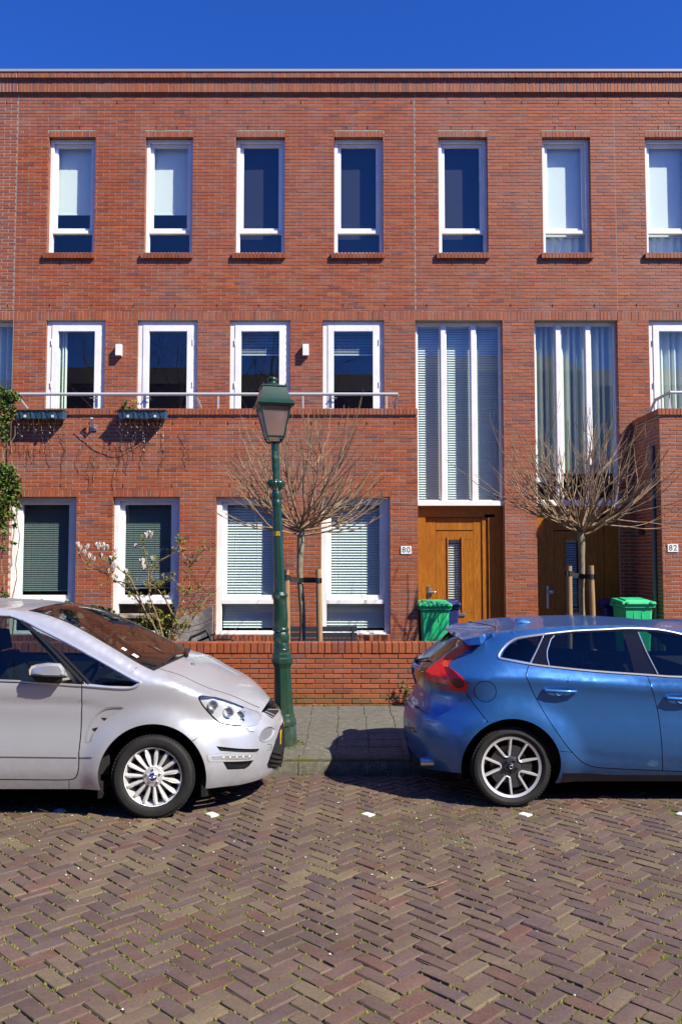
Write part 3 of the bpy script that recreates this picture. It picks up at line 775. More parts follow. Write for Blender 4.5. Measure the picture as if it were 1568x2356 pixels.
# ------------------------------------------------------------ ground
ZP = .13                                   # pavement level at the kerb
YK = 7.50; ZG = .16
def kind(o): o['kind'] = 'structure'; return o
FARP = grad_noise_mat('worn_paver_surface', (.09,.055,.05), (.17,.12,.09), 9, .8, .4, None, 60)
m = MB(); m.box(-5.6, 5.6, 2.5, YK, -.30, -.009, skip='f'); m.mi = 1; m.box(-60, 60, -40, 2.5, -.30, -.004, skip='b'); m.box(-60, -5.6, 2.5, YK, -.3, -.004); m.box(5.6, 60, 2.5, YK, -.3, -.004)
road = kind(m.build('road', [JOINT, FARP], None))
m = MB(); m.v = [(-60,YK+.001,-.30),(60,YK+.001,-.30),(60,YK+.001,ZP-.006),(-60,YK+.001,ZP-.006),(60,G+.4,ZG-.006),(-60,G+.4,ZG-.006)]; m.f = [[0,1,2,3],[3,2,4,5]]; m.m=[0,0]; m.c=[None,None]
pavement = kind(m.build('pavement', JOINT, None))
m = MB(); m.box(-60, 60, G+.401, 60, -.3, ZG-.002); garden = kind(m.build('garden_ground', SOIL, None))
# kerb stones: rounded front edge
def kerbstone(x0, x1):
    m = MB(); prof = [(YK-.03,-.05),(YK-.03,.0),(YK-.022,.06),(YK-.004,.10),(YK+.025,.122),(YK+.06,.131),(YK+.16,.135),(YK+.16,-.05)]
    b = 0; m.v = [(x0,y,z) for y,z in prof]+[(x1,y,z) for y,z in prof]; n = len(prof)
    for j in range(n-1): m.face([j, j+n, j+n+1, j+1])
    m.face(list(range(n))[::-1]); m.face(list(range(n,2*n)))
    return m.build('kerbstone', KERBM, pavement, smooth=True, angle=radians(60))
for k in range(-9, 9): kerbstone(k*1.0-.38+.004, (k+1)*1.0-.38-.004)
# 30 cm tiles
TM = {}
def tile(x, y, w_, d):
    key = (round(w_,2), round(d,2))
    if key not in TM:
        t = MB(); e = .005; a, b = w_-.0045, d-.0035
        t.v = [(0,0,-.03),(a,0,-.03),(a,b,-.03),(0,b,-.03),(0,0,-.004),(a,0,-.004),(a,b,-.004),(0,b,-.004),(e,e,0),(a-e,e,0),(a-e,b-e,0),(e,b-e,0)]
        me = bpy.data.meshes.new('paving_tile'); me.from_pydata(t.v, [], [(0,1,5,4),(1,2,6,5),(2,3,7,6),(3,0,4,7),(4,5,9,8),(5,6,10,9),(6,7,11,10),(7,4,8,11),(8,9,10,11)]); me.materials.append(TILE); TM[key] = me
    o = bpy.data.objects.new('paving_tile', TM[key]); COL.objects.link(o)
    z = ZP+(y-YK)/(G-YK)*(ZG-ZP)
    o.location = (x, y, z+.002+R.uniform(-.002,.002)); o.rotation_euler = (R.uniform(-.006,.012), R.uniform(-.006,.006), R.uniform(-.004,.004)); setparent(o, pavement)
y = YK+.165; k = 0
while y < G-.02:
    d = min(.30, G-.005-y)
    for i in range(-14, 15): tile(i*.305-.04+.006*(k%3), y, .305, d)
    y += .30; k += 1
# ------------------------------------------------------------ herringbone brick pavers
PL, PW = .2075, .0905
def paver_col():
    r = R.random()
    if r < .42: b = (.170,.108,.090)
    elif r < .62: b = (.148,.100,.092)
    elif r < .85: b = (.200,.140,.100)
    elif r < .935: b = (.182,.098,.076)
    else: b = (.225,.170,.105)
    k = R.uniform(.85,1.0); return (b[0]*k,b[1]*k,b[2]*k)
def paver_geo(L_, W_):
    a, b = L_/2, W_/2; c = .007; v = []; H = .011
    def ring(a, b, c, z):
        return [(-a+c,-b,z),(a-c,-b,z),(a,-b+c,z),(a,b-c,z),(a-c,b,z),(-a+c,b,z),(-a,b-c,z),(-a,-b+c,z)]
    v = ring(a,b,c,-.03)+ring(a,b,c,-.008)+ring(a-.002,b-.002,c,-.002)+ring(a-.005,b-.005,c,0)
    f = []
    for r_ in range(3):
        for j in range(8): f.append((r_*8+j, r_*8+(j+1)%8, r_*8+8+(j+1)%8, r_*8+8+j))
    f.append(tuple(range(24,32))); return v, f
pv, pf = paver_geo(PL-.010, PW-.010)
pav_me = []
for k in range(8):
    vv = [(x+R.gauss(0,.0012), y+R.gauss(0,.0012), z+(R.gauss(0,.0008) if i > 7 else 0)) for i,(x,y,z) in enumerate(pv)]
    me = bpy.data.meshes.new('paver'); me.from_pydata(vv, [], pf); me.materials.append(PAV_O)
    me.polygons.foreach_set('use_smooth', [True]*len(pf)); me.set_sharp_from_angle(angle=radians(18)); pav_me.append((me, vv))
lay = []; c45 = cos(pi/4)
for i in range(-60, 90):
    for j in range(-40, 60):
        for o_ in (0, 1):
            # lattice a=(W,W), b=(L,-L) in brick axes
            bx = i*PW + j*PL; by = i*PW - j*PL
            if o_ == 0: cx, cy, ang = bx+PL/2, by+PW/2, 0
            else: cx, cy, ang = bx+PL+PW/2, by+PW-PL/2, pi/2
            X = (cx-cy)*c45; Y = (cx+cy)*c45
            A = ang+pi/4
            Y += 4.6
            lay.append((X, Y, A))
lay = [(x+.03*sin(y*1.1)+R.gauss(0,.0015), y+.02*sin(x*.9+1)+R.gauss(0,.0015), a+R.gauss(0,.012)) for x,y,a in lay]
marks = [W(px, py, 6.45)[0] for px, py in ((150,1869),(493,1867),(862,1866),(1215,1861),(1562,1853))]
YM = 6.36
lay = [q for q in lay if 2.45 < q[1] < YK-.03-PW*.55 and abs(q[0]) < 1.3+.5*q[1]+.6]
mk = [min(range(len(lay)), key=lambda i: (lay[i][0]-mx)**2+(lay[i][1]-YM)**2) for mx in marks]
lay.sort(key=lambda q: q[1]) if False else None
order = sorted(range(len(lay)), key=lambda i: (0 if inview(lay[i][0],lay[i][1],0) else 1, lay[i][1]**2+.25*lay[i][0]**2))
single = set(order[:300])
WHITEBR = mat('road_marking_white', (.72,.72,.68), .7); YEL = mat('paver_plain',(.3,.25,.15),.8)
rest = MB(); mossm = MB(); gran = MB()
for idx, (x, y, a) in enumerate(lay):
    me, vv = pav_me[R.randrange(8)]
    z = R.gauss(0,.0016) + .004*sin(x*2.1)*sin(y*1.7); rx, ry = R.gauss(0,.015), R.gauss(0,.010)
    if R.random() < .08: rx += R.gauss(0,.05)
    M = Matrix.Translation((x,y,z)) @ Matrix.Rotation(a,4,'Z') @ Matrix.Rotation(rx,4,'X') @ Matrix.Rotation(ry,4,'Y')
    if idx in mk:
        t = MB(); t.v = [tuple(M @ Vector((p[0], p[1], p[2]+.002))) for p in [(q[0]*.42,q[1]*.9,q[2]) for q in pv]]; 
        for f in pf: t.face(list(f))
        o = t.build('marking_stone', WHITEBR, road); continue
    col = paver_col()
    if idx in single:
        o = bpy.data.objects.new('paver', me); COL.objects.link(o); o.matrix_basis = M; o.color = (*col,1); setparent(o, road)
    else:
        b = len(rest.v); rest.v += [tuple(M @ Vector(p)) for p in vv]; rest.tint = col
        for f in pf: rest.face([b+i for i in f])
    # moss tufts in the joints
    dens = .5+.5*sin(x*1.7+.6)*sin(y*2.3+1.1)
    nearf = 1.5 if y > 5.2 else (1 if y > 3.8 else .8)
    for q in range(16):
        if R.random() > .12+.5*dens*nearf: continue
        s_ = R.choice((-1,1)); t_ = R.uniform(-.5,.5)*PL; r_ = R.choice((0,1))
        lp = Vector((t_, s_*(PW/2-.001)+R.gauss(0,.0025), 0)) if r_ or R.random() < .6 else Vector((s_*PL/2+R.gauss(0,.0025), R.uniform(-.5,.5)*PW, 0))
        p = M @ lp; rr = R.uniform(.003,.0085); p.z = R.uniform(-.008,-.001)
        bq = len(mossm.v)
        mossm.v += [(p.x-rr*R.uniform(.8,2),p.y,p.z-.004),(p.x,p.y-rr,p.z-.004),(p.x+rr*R.uniform(.8,2),p.y,p.z-.004),(p.x,p.y+rr,p.z-.004),(p.x+R.gauss(0,.002),p.y,p.z+rr*R.uniform(.8,1.7))]
        for f in ((0,1,4),(1,2,4),(2,3,4),(3,0,4)): mossm.face([bq+i for i in f])
    for _g in range(1 if R.random() < (.06 if y < 5 else .2) else 0):
        p = Vector((x+R.gauss(0,.06),y+R.gauss(0,.06),.004)); rr = R.uniform(.003,.007); b = len(gran.v)
        gran.v += [(p.x-rr*1.3,p.y,p.z),(p.x,p.y-rr,p.z),(p.x+rr,p.y,p.z),(p.x,p.y+rr,p.z),(p.x,p.y,p.z+rr)]
        for f in ((0,1,4),(1,2,4),(2,3,4),(3,0,4)): gran.face([b+i for i in f])
o = rest.build('paver_field', PAV_J, road); o['kind'] = 'stuff'; o.data.polygons.foreach_set('use_smooth',[True]*len(o.data.polygons)); o.data.set_sharp_from_angle(angle=radians(18))
# weeds at the wall foot, lamp foot and along the kerb
def tuft(m, x, y, z, s, n):
    for _ in range(n):
        leafquad(m, (x+R.gauss(0,s),y+R.gauss(0,s*.6),z+abs(R.gauss(0,s*.4))), R.uniform(.010,.024))
for x in [R.uniform(-4.5,5) for _ in range(130)]:
    if abs(sin(x*3.1)) < .35: continue
    tuft(mossm, x, G-R.uniform(.0,.05), ZG, .018, 9)
for k in range(80): tuft(mossm, R.uniform(-5,5), YK-.035-R.random()*.02, .0, .012, 5)
for k in range(110):
    ii = R.randrange(-13,14); tuft(mossm, ii*.305-.043+R.gauss(0,.003), R.uniform(YK+.2,G), ZP+.008, .006, 4)
LX = WX(655, 1712, 8.05)
for k in range(26): a = R.uniform(0,2*pi); tuft(mossm, LX+.17*cos(a), 8.05+.17*sin(a), ZP+.004, .02, 7)
o = mossm.build('moss', MOSS, None); tag(o, kind='stuff', label='yellow green moss and small weeds growing in the joints of the paving', cat='moss')
o = gran.build('grit', mat('white_grit',(.7,.68,.6),.8), None); tag(o, kind='stuff', label='tiny white grit and petals scattered over the brick road', cat='grit')
# dry twig on the road
x, _ = 0, 0
def gp(px, py, z=.012):
    b = (1178-py)/FPX; t = (z-EYE)/(sin(PITCH)+b*cos(PITCH)); return Vector(((px-784)/FPX*t, t*(cos(PITCH)-b*sin(PITCH)), z))
o = MB().tube([gp(966,2042),gp(985,2040),gp(1010,2034,.02),gp(1027,2026,.03),gp(1022,2012,.045)+Vector((0,-.05,0)),gp(1018,2008,.05)+Vector((0,-.06,0))], [.002,.0025,.003,.003,.0025,.0015], 5).build('twig', TWIG, None)
tag(o, 'thin curled dry twig lying on the brick road', 'twig')

# ------------------------------------------------------------ garden wall
GW = empty('garden_wall', (0, G, ZG), 'low red brick garden wall with a brick-on-edge coping between the two parked cars', 'wall')
gx1 = WX(1009.5, 1500, G); gx0 = -6.2; gzt = WZ(1479, G); gc = .125
m = MB(); m.box(gx0+.005, gx1-.006, G+.008, G+.20, .02, gzt-gc+.02); mw = m.build('mortar', MORTD, GW)
m = MB(); m.box(gx0+.005, gx1-.006, G+.006, G+.204, gzt-gc+.021, gzt-.012); m.build('coping_mortar', MORTD, GW)
B = Bricks()
def gcol(): 
    c = brick_col(); return (c[0]*1.0, c[1]*1.05, c[2]*1.05)
rects = courses(gx0, gx1, .10, gzt-gc, [], phase=.1, bl=.2235, cp=.0597)
lowr = [q for q in rects if q[2] < .26]; hir = [q for q in rects if q[2] >= .26]
B.add(hir, G, .10, jit=.0025, col=gcol)
def mossy():
    c = brick_col(); k = R.uniform(.1,.65); return tuple(a*(1-k)+b*k for a,b in zip(c,(.20,.15,.045)))
B.add(lowr, G, .10, jit=.0025, col=mossy)
B.add([(a,b,c,d) for a,b,c,d in soldiers(gx0, gx1, gzt-gc+.004, gzt, .0815)], G-.008, .225, jit=.003, col=gcol)
B.build(GW, 300)
# weed by the wall end
xw, zw = W(940, 1625, G-.08); e = empty('weed', (xw, G-.08, ZG), 'spiky little reddish weed at the foot of the garden wall behind the blue car', 'weed')
m = MB()
st = MB()
for k in range(12):
    p = Vector((xw+R.gauss(0,.03),G-.08,ZG)); q = p+Vector((R.gauss(0,.08),R.gauss(0,.04),R.uniform(.1,.32)))
    st.tube([p,(p+q)/2+Vector((.01,0,.02)),q],.003,4)
    for j in range(8): leafquad(m, p.lerp(q,R.uniform(.3,1)), .035)
st.build('stem', TWIG, e); m.build('foliage', LEAFG, e)

# ------------------------------------------------------------ street lantern
YLAMP = 8.05
def lantern_post():
    bx, bz = LX, ZP
    lean = Vector((-sin(radians(2.2)), 0, cos(radians(2.2))))
    e = empty('street_lamp', (bx, YLAMP, bz), 'dark green cast iron street lantern with a frosted square lamp head, leaning slightly left', 'street lamp')
    H = lambda py: (WZ(py, YLAMP)-bz)/cos(radians(2.2))      # height above base from a photo row
    def P3(h, dx=0, dy=0): return Vector((bx,YLAMP,bz))+lean*h+Vector((dx,dy,0))
    def turn(m, prof, n, rot=0, flute=None):
        b = len(m.v)
        for r, h in prof:
            for j in range(n):
                t = 2*pi*j/n+rot; rr = r*(1+(flute[1]*cos(flute[0]*t) if flute else 0)); q = P3(h, rr*cos(t), rr*sin(t)); m.v.append(tuple(q))
        for i in range(len(prof)-1):
            for j in range(n): m.face([b+i*n+j,b+i*n+(j+1)%n,b+(i+1)*n+(j+1)%n,b+(i+1)*n+j])
        m.face([b+(len(prof)-1)*n+j for j in range(n)])
    s = 1/236.
    R8 = pi/8+radians(12)
    # faceted base
    m = MB(); turn(m, [(.126,-.05),(.124,H(1705)),(.118,H(1672)),(.112,H(1668))], 8, R8); m.build('plinth', GREENIRON, e, smooth=True, angle=radians(25))
    m = MB(); turn(m, [(.112,H(1668)),(.120,H(1664)),(.118,H(1655)),(.104,H(1650)),(.106,H(1645)),(.099,H(1641))], 24); m.build('base_moulding', GREENIRON, e, smooth=True, angle=radians(50))
    m = MB(); turn(m, [(.098,H(1642)),(.082,H(1536))], 8, R8); m.build('lower_shaft', GREENIRON, e, smooth=True, angle=radians(25))
    m = MB(); turn(m, [(.082,H(1537)),(.090,H(1530)),(.105,H(1524)),(.105,H(1514)),(.096,H(1511)),(.094,H(1504)),(.080,H(1500)),(.080,H(1493))], 8, R8); m.build('collar', GREENIRON, e, smooth=True, angle=radians(25))
    m = MB(); turn(m, [(.080,H(1493)),(.074,H(1490)),(.078,H(1484)),(.072,H(1480)),(.070,H(1478))], 24); turn(m, [(.070,H(1478)),(.078,H(1470)),(.076,H(1460)),(.066,H(1454))], 32, 0, (8,.035)); turn(m, [(.066,H(1454)),(.078,H(1451)),(.078,H(1446)),(.064,H(1442))], 24)
    turn(m, [(.062,H(1442)),(.070,H(1425)),(.066,H(1400)),(.062,H(1380)),(.068,H(1374)),(.078,H(1369)),(.060,H(1362))], 32, 0, (8,.03)); m.build('leaf_moulding', GREENIRON, e, smooth=True, angle=radians(50))
    m = MB(); turn(m, [(.058,H(1364)),(.044,H(1166))], 8, R8); m.build('upper_shaft', GREENIRON, e, smooth=True, angle=radians(25))
    m = MB()
    turn(m, [(.042,H(1168)),(.049,H(1162)),(.049,H(1154)),(.042,H(1151)),(.042,H(1147)),(.047,H(1144)),(.047,H(1136)),(.043,H(1133)),(.040,H(1128))], 20); m.build('neck_ring', GREENIRON, e, smooth=True, angle=radians(40))
    m = MB(); turn(m, [(.040,H(1129)),(.062,H(1122)),(.084,H(1114)),(.082,H(1108)),(.060,H(1104)),(.035,H(1103))], 48, 0, (16,.07)); m.build('acanthus_collar', GREENIRON, e, smooth=True, angle=radians(60))
    m = MB(); turn(m, [(.030,H(1103)),(.036,H(1096)),(.030,H(1090)),(.038,H(1082)),(.040,H(1072)),(.036,H(1060)),(.042,H(1056)),(.034,H(1052)),(.038,H(1044)),(.034,H(1040)),(.034,H(1030))], 24, .3, (3,.12))
    turn(m, [(.035,H(1038)),(.035,H(1016))], 16); m.build('ornament', GREENIRON, e, smooth=True, angle=radians(50))
    # lantern: square frustum, turned 8 degrees
    RT = radians(14)
    def sq(h, r, ang=RT):
        return [P3(h, r*1.4142*cos(pi/4+k*pi/2+ang), r*1.4142*sin(pi/4+k*pi/2+ang)) for k in range(4)]
    zb, zt_ = H(1006), H(938); rb, rt = .083, .143
    B0, B1 = sq(zb, rb), sq(zt_, rt)
    # yoke arms
    for k in range(4):
        q = B0[k]; c0 = P3(H(1019)); m = MB(); mid = c0.lerp(q,.7)+Vector((0,0,-.035))
        m.tube([c0-lean*.01, c0.lerp(q,.35)+Vector((0,0,-.015)), mid, q+Vector((0,0,.0))], [.013,.011,.009,.010], 8); m.build('yoke_arm', GREENIRON, e, smooth=True)
    m = MB()
    for k in range(4):
        m.tube([B0[k],B1[k]], .0085, 4); m.tube([B0[k],B0[(k+1)%4]], .009, 4); m.tube([B1[k],B1[(k+1)%4]], .010, 4)
    m.build('lantern_frame', GREENIRON, e)
    for k in range(4):
        m = MB(); c_ = P3((zb+zt_)/2); pts = [B0[k],B0[(k+1)%4],B1[(k+1)%4],B1[k]]; m.quad(*[c_+(p-c_)*.985 for p in pts]); m.build('glass_pane', FROST, e)
    m = MB(); A, C_ = sq(H(1008), rb*.9), sq(H(1014), rb*.55)
    m.quad(*A); m.build('glass_base', FROST, e)
    m = MB(); lv = [sq(H(939), .168), sq(H(934), .186), sq(H(929), .170), sq(H(922),.150), sq(H(893.5), .113), sq(H(893), .122), sq(H(890), .120), sq(H(889), .06)]
    for a in lv: m.v += [tuple(p) for p in a]
    for i in range(len(lv)-1):
        for j in range(4): m.face([i*4+j, i*4+(j+1)%4, (i+1)*4+(j+1)%4, (i+1)*4+j])
    m.face([0,1,2,3]); m.face([len(lv)*4-4+j for j in range(4)])
    m.build('roof', GREENIRON, e, smooth=True, angle=radians(20), fix=True)
    m = MB(); turn(m, [(.082,H(890)),(.070,H(886)),(.045,H(882)),(.040,H(879)),(.046,H(877)),(.052,H(874)),(.048,H(870)),(.030,H(868)),(.0,H(867.5))], 24); m.build('finial', GREENIRON, e, smooth=True, angle=radians(60))
    for k in range(4):
        q = sq(H(889.5), .108)[k]; m = MB(); m.lathe([(.006,0),(.006,.012),(0,.015)], q, 6); m.build('rivet', GREENIRON, e)
    # number band wrapped on two facets
    h0, h1 = H(1233), H(1223); r_ = .0455; m = MB()
    a_ = [R8+2*pi*k/8 for k in range(8)]
    def pt(h, t): rr = .0505; return P3(h, rr*cos(t), rr*sin(t))
    ks = sorted(range(8), key=lambda k: abs(((a_[k]-(-pi/2)+pi) % (2*pi))-pi))[0]
    tc = a_[ks]
    yel = mat('yellow_band', (.75,.42,.01), .5)
    for t0, t1 in ((tc-pi/4*.88, tc),(tc, tc+pi/4*.88)): m.quad(pt(h0,t0),pt(h0,t1),pt(h1,t1),pt(h1,t0))
    nb = m.build('number_band', yel, e)
    for ch, t in (('5', tc-.45),('1', tc-.02),('2', tc+.42)):
        q = pt((h0+h1)/2, t); q = Vector((q.x, q.y-.004, q.z)); text(ch, .048, q, INK, nb, 'digit', rot=(pi/2,0,t+pi/2))
lantern_post()
# ------------------------------------------------------------ pollarded young lime trees
def lime(px, Y, ptop, pspread, zg, lab, seed, bent):
    rr = random.Random(seed)
    xt, zt = W(px, 1222, Y); e = empty('young_tree', (xt, Y, zg), lab, 'tree', 'young bare pollarded trees tied to stakes')
    m = MB(); n = 12
    pts = []; rad = []
    for i in range(n+1):
        t = i/n; pts.append((xt+bent*sin(t*5)*.012+.012*sin(t*11+seed), Y+.01*sin(t*7), zg+(zt-zg)*t)); rad.append(.042-.006*t+(.012 if i >= n-1 else 0)+(.004*rr.random()))
    pts.append((xt+.005,Y,zt+.05)); rad.append(.03)
    m.tube(pts, rad, 12)
    for k in range(9):
        a = k*2.4; c_ = Vector((xt+.030*cos(a), Y+.030*sin(a), zt-.05+.014*k)); m.lathe([(0,-.022),(.018,-.014),(.024,0),(.017,.016),(0,.022)], c_, 8)
    m.build('trunk', BARK, e, smooth=True)
    spread = 1.16*pspread/(FPX/Y); top = (WZ(ptop, Y)-zt)*1.2
    m = MB(); limb = MB()
    def grow(p, d, ln, r, depth, out):
        steps = max(3, int(ln/.09)); P_ = [p]; RR = [r]; 
        for i in range(steps):
            t = (i+1)/steps
            d = (d+Vector((rr.gauss(0,.07),rr.gauss(0,.07),rr.gauss(0,.06)+(.078 if depth == 0 else .05)))).normalized()
            p = p+d*(ln/steps); P_.append(p); RR.append(r*(1-.80*t)+.0013)
        out.tube(P_, RR, 5 if depth == 0 else 4, caps=False)
        if depth < 2:
            k = (3,2,1)[depth] if ln > .26 else 0
            for j in range(k):
                t = rr.uniform(.12,.75) if depth else rr.uniform(.10,.55); ii = min(int(t*steps), steps-1); q = P_[ii].lerp(P_[ii+1], .5)
                dd = (P_[ii+1]-P_[ii]).normalized(); side = Vector((rr.gauss(0,1),rr.gauss(0,1),rr.gauss(.25,.8))).normalized()
                nd = (dd+side*rr.uniform(.42,.9)).normalized()
                if nd.z < -.12: nd.z = -.05
                grow(q, nd, ln*(1-t)*rr.uniform(.75,1.1), RR[ii]*.72, depth+1, m)
    for k in range(26):
        a = k*2.399; el = (.0,.06,.14,.24,.36,.5,.66,.84,1.02,1.25)[k%10]; hd = Vector((xt, Y, zt+rr.uniform(-.06,.08)))
        ln = spread*rr.uniform(.8,1.12)*(1.05-.05*sin(el)) if el < .6 else top*rr.uniform(.72,1.02)
        grow(hd, Vector((cos(a)*cos(el), sin(a)*cos(el), sin(el))), ln, .0145 if el < .8 else .0115, 0, limb)
    limb.build('limb', TWIG, e, smooth=True); m.build('crown', TWIG, e)
    return xt, zt
T1x, _ = lime(693, 11.0, 946, 205, .18, 'bare young tree with tan twigs beside the street lantern, tied between two stakes', 3, 1)
T2x, _ = lime(1335, 11.3, 935, 215, .18, 'bare young tree with tan twigs in front of the shaded entrance of number 82', 11, .3)
def stake(px, py, Y, lab, leanpx=0):
    x, z = W(px, py, Y); x2 = x+leanpx/(FPX/Y)
    m = MB(); m.tube([(x2,Y,.14),((x+x2)/2+.004,Y,(z+.14)/2),(x,Y,z)], [.041,.039,.037], 12)
    o = m.build('tree_stake', STAKE, None, smooth=True, angle=radians(40)); tag(o, lab, 'stake', 'round wooden tree stakes'); return x, z
s = []
s.append(stake(659,1311,10.85,'round wooden stake half hidden by the lantern post, left of the young tree',3)); s.append(stake(732,1309,10.85,'round wooden stake right of the young tree beside the lantern',5))
s.append(stake(1308,1302,11.15,'round wooden stake left of the young tree before number 82',-2)); s.append(stake(1358,1301,11.15,'round wooden stake right of the young tree before number 82',4))
for (a,b,tx,Y,lab) in ((s[0],s[1],T1x,10.85,'black rubber tree tie strap beside the lantern post'),(s[2],s[3],T2x,11.15,'black rubber tree tie strap in front of number 82')):
    m = MB(); z1 = a[1]-.10; z2 = b[1]-.15; zm = (z1+z2)/2-.02; h = .032
    for y in (Y-.046, Y+.046):
        yt = Y+.09 if y < Y else Y+.21
        for (xa,ya,za),(xb_,yb_,zb_) in (((a[0]-.045,y,z1),(tx-.03,yt,zm)),((tx-.03,yt,zm),(tx+.03,yt,zm)),((tx+.03,yt,zm),(b[0]+.045,y,z2))):
            m.hexa([(xa,ya,za-h),(xb_,yb_,zb_-h),(xb_,yb_+.006,zb_-h),(xa,ya+.006,za-h),(xa,ya,za+h),(xb_,yb_,zb_+h),(xb_,yb_+.006,zb_+h),(xa,ya+.006,za+h)])
    for q, z in ((a,z1),(b,z2)): m.lathe([(.045,-h),(.045,h)], (q[0],Y,z), 12)
    o = m.build('tree_tie', BLACKM, None); tag(o, lab, 'strap', 'black tree ties')
# ------------------------------------------------------------ wheelie bins
def bin_(px0, px1, py, Y, mt, lab, grp, wz=0, h0=.17):
    x0, zt = W(px0, py, Y); x1, _ = W(px1, py, Y); cx = (x0+x1)/2; w_ = x1-x0; d = w_*1.15; zt -= .02
    e = empty('wheelie_bin', (cx, Y+d/2, h0), lab, 'wheelie bin', grp)
    def bx(z): t = (z-h0)/(zt-h0); return w_*(.36+.095*t), d*(.36+.10*t)
    m = MB(); lv = []
    for z in (h0+.05, h0+.3, zt-.16, zt-.10, zt-.06):
        a, b = bx(z); c = .035; k = 1.0
        lv.append([(cx-a+c,Y+d/2-b),(cx+a-c,Y+d/2-b),(cx+a,Y+d/2-b+c),(cx+a,Y+d/2+b-c),(cx+a-c,Y+d/2+b),(cx-a+c,Y+d/2+b),(cx-a,Y+d/2+b-c),(cx-a,Y+d/2-b+c)])
    zs = (h0+.05, h0+.3, zt-.16, zt-.10, zt-.06)
    for l, z in zip(lv, zs): m.v += [(p[0],p[1],z) for p in l]
    for i in range(4):
        for j in range(8): m.face([i*8+j,i*8+(j+1)%8,(i+1)*8+(j+1)%8,(i+1)*8+j])
    m.face(list(range(8))); m.build('body', mt, e, smooth=True, angle=radians(30))
    m = MB()
    for i, (k, z) in enumerate(((.93,zt-.12),(1.0,zt-.115),(1.0,zt-.065),(.93,zt-.06))):
        a, b = w_/2*k, d/2*k; m.v += [(cx-a,Y+d/2-b,z),(cx+a,Y+d/2-b,z),(cx+a,Y+d/2+b,z),(cx-a,Y+d/2+b,z)]
    for i in range(3):
        for j in range(4): m.face([i*4+j,i*4+(j+1)%4,(i+1)*4+(j+1)%4,(i+1)*4+j])
    m.build('rim', mt, e, bevel=.004)
    m = MB()
    m.hexa([(cx-w_/2-.012,Y-.03,zt-.062),(cx+w_/2+.012,Y-.03,zt-.062),(cx+w_/2,Y+d,zt-.05),(cx-w_/2,Y+d,zt-.05),(cx-w_/2,Y-.02,zt-.022),(cx+w_/2,Y-.02,zt-.022),(cx+w_/2-.02,Y+d-.03,zt+.012),(cx-w_/2+.02,Y+d-.03,zt+.012)])
    m.hexa([(cx-w_*.38,Y+.04,zt-.03),(cx+w_*.38,Y+.04,zt-.03),(cx+w_*.36,Y+d*.8,zt),(cx-w_*.36,Y+d*.8,zt),(cx-w_*.35,Y+.07,zt+.004),(cx+w_*.35,Y+.07,zt+.004),(cx+w_*.33,Y+d*.7,zt+.026),(cx-w_*.33,Y+d*.7,zt+.026)])
    m.build('lid', mt, e, bevel=.008)
    for s_ in (-.12,.12): m = MB(); m.box(cx+w_*s_-.008,cx+w_*s_+.008,Y+.03,Y+.06,zt-.30,zt-.12); m.build('rib', mt, e)
    for s_ in (-1,1): m = MB(); m.box(cx+s_*w_*.36-.02,cx+s_*w_*.36+.02,Y-.045,Y-.028,zt-.055,zt-.02); m.build('lid_grip', mt, e, bevel=.004)
    MB().tube([(cx-w_*.4,Y+d+.02,zt-.03),(cx+w_*.4,Y+d+.02,zt-.03)], .016, 8).build('handle', mt, e, smooth=True)
    for s_ in (-1,1):
        m = MB(); m.lathe([(.0,-.025),(.09,-.025),(.10,-.015),(.10,.015),(.09,.025),(0,.025)], (cx+s_*w_*.42,Y+d*.9,h0+.10), 20, 'x'); m.build('wheel', BLACKM, e, smooth=True)
bin_(963,1038,1383,12.95,GREENP,'green wheelie bin standing before the sunlit wooden door of number 80','wheelie bins')
bin_(1008,1058,1381,13.75,NAVYP,'navy blue wheelie bin behind the green bin at door 80','wheelie bins')
bin_(1430,1506,1378,12.85,GREENP,'green wheelie bin in front of the shaded entrance of number 82','wheelie bins')
bin_(1388,1432,1380,13.7,NAVYP,'navy blue wheelie bin in the shade left of the green bin at number 82','wheelie bins')
# ------------------------------------------------------------ graphite slatted bench
YB = 11.9
e = empty('garden_bench', (WX(740,1470,YB), YB, .2), 'dark grey slatted garden bench below the rightmost ground floor window', 'bench')
xa, xb = WX(645,1460,YB), WX(822,1460,YB)
for p0, p1 in ((1446,1458),(1460.5,1471.5),(1474,1486)):
    m = MB(); m.box(xa, xb, YB+.35, YB+.375, WZ(p1,YB), WZ(p0,YB)); m.build('back_slat', GRAPH, e, bevel=.003)
for k in range(4): m = MB(); m.box(xa, xb, YB-.12+k*.11, YB-.12+k*.11+.09, .62, .645); m.build('seat_slat', GRAPH, e, bevel=.003)
for x in (xa+.06, xb-.06):
    for y in (YB-.1, YB+.3): m = MB(); m.box(x-.02,x+.02,y,y+.04,.15,.618); m.build('leg', GRAPH, e)
    m = MB(); m.box(x-.02,x+.02,YB+.341,YB+.349,.62,WZ(1447,YB)); m.build('back_post', GRAPH, e)
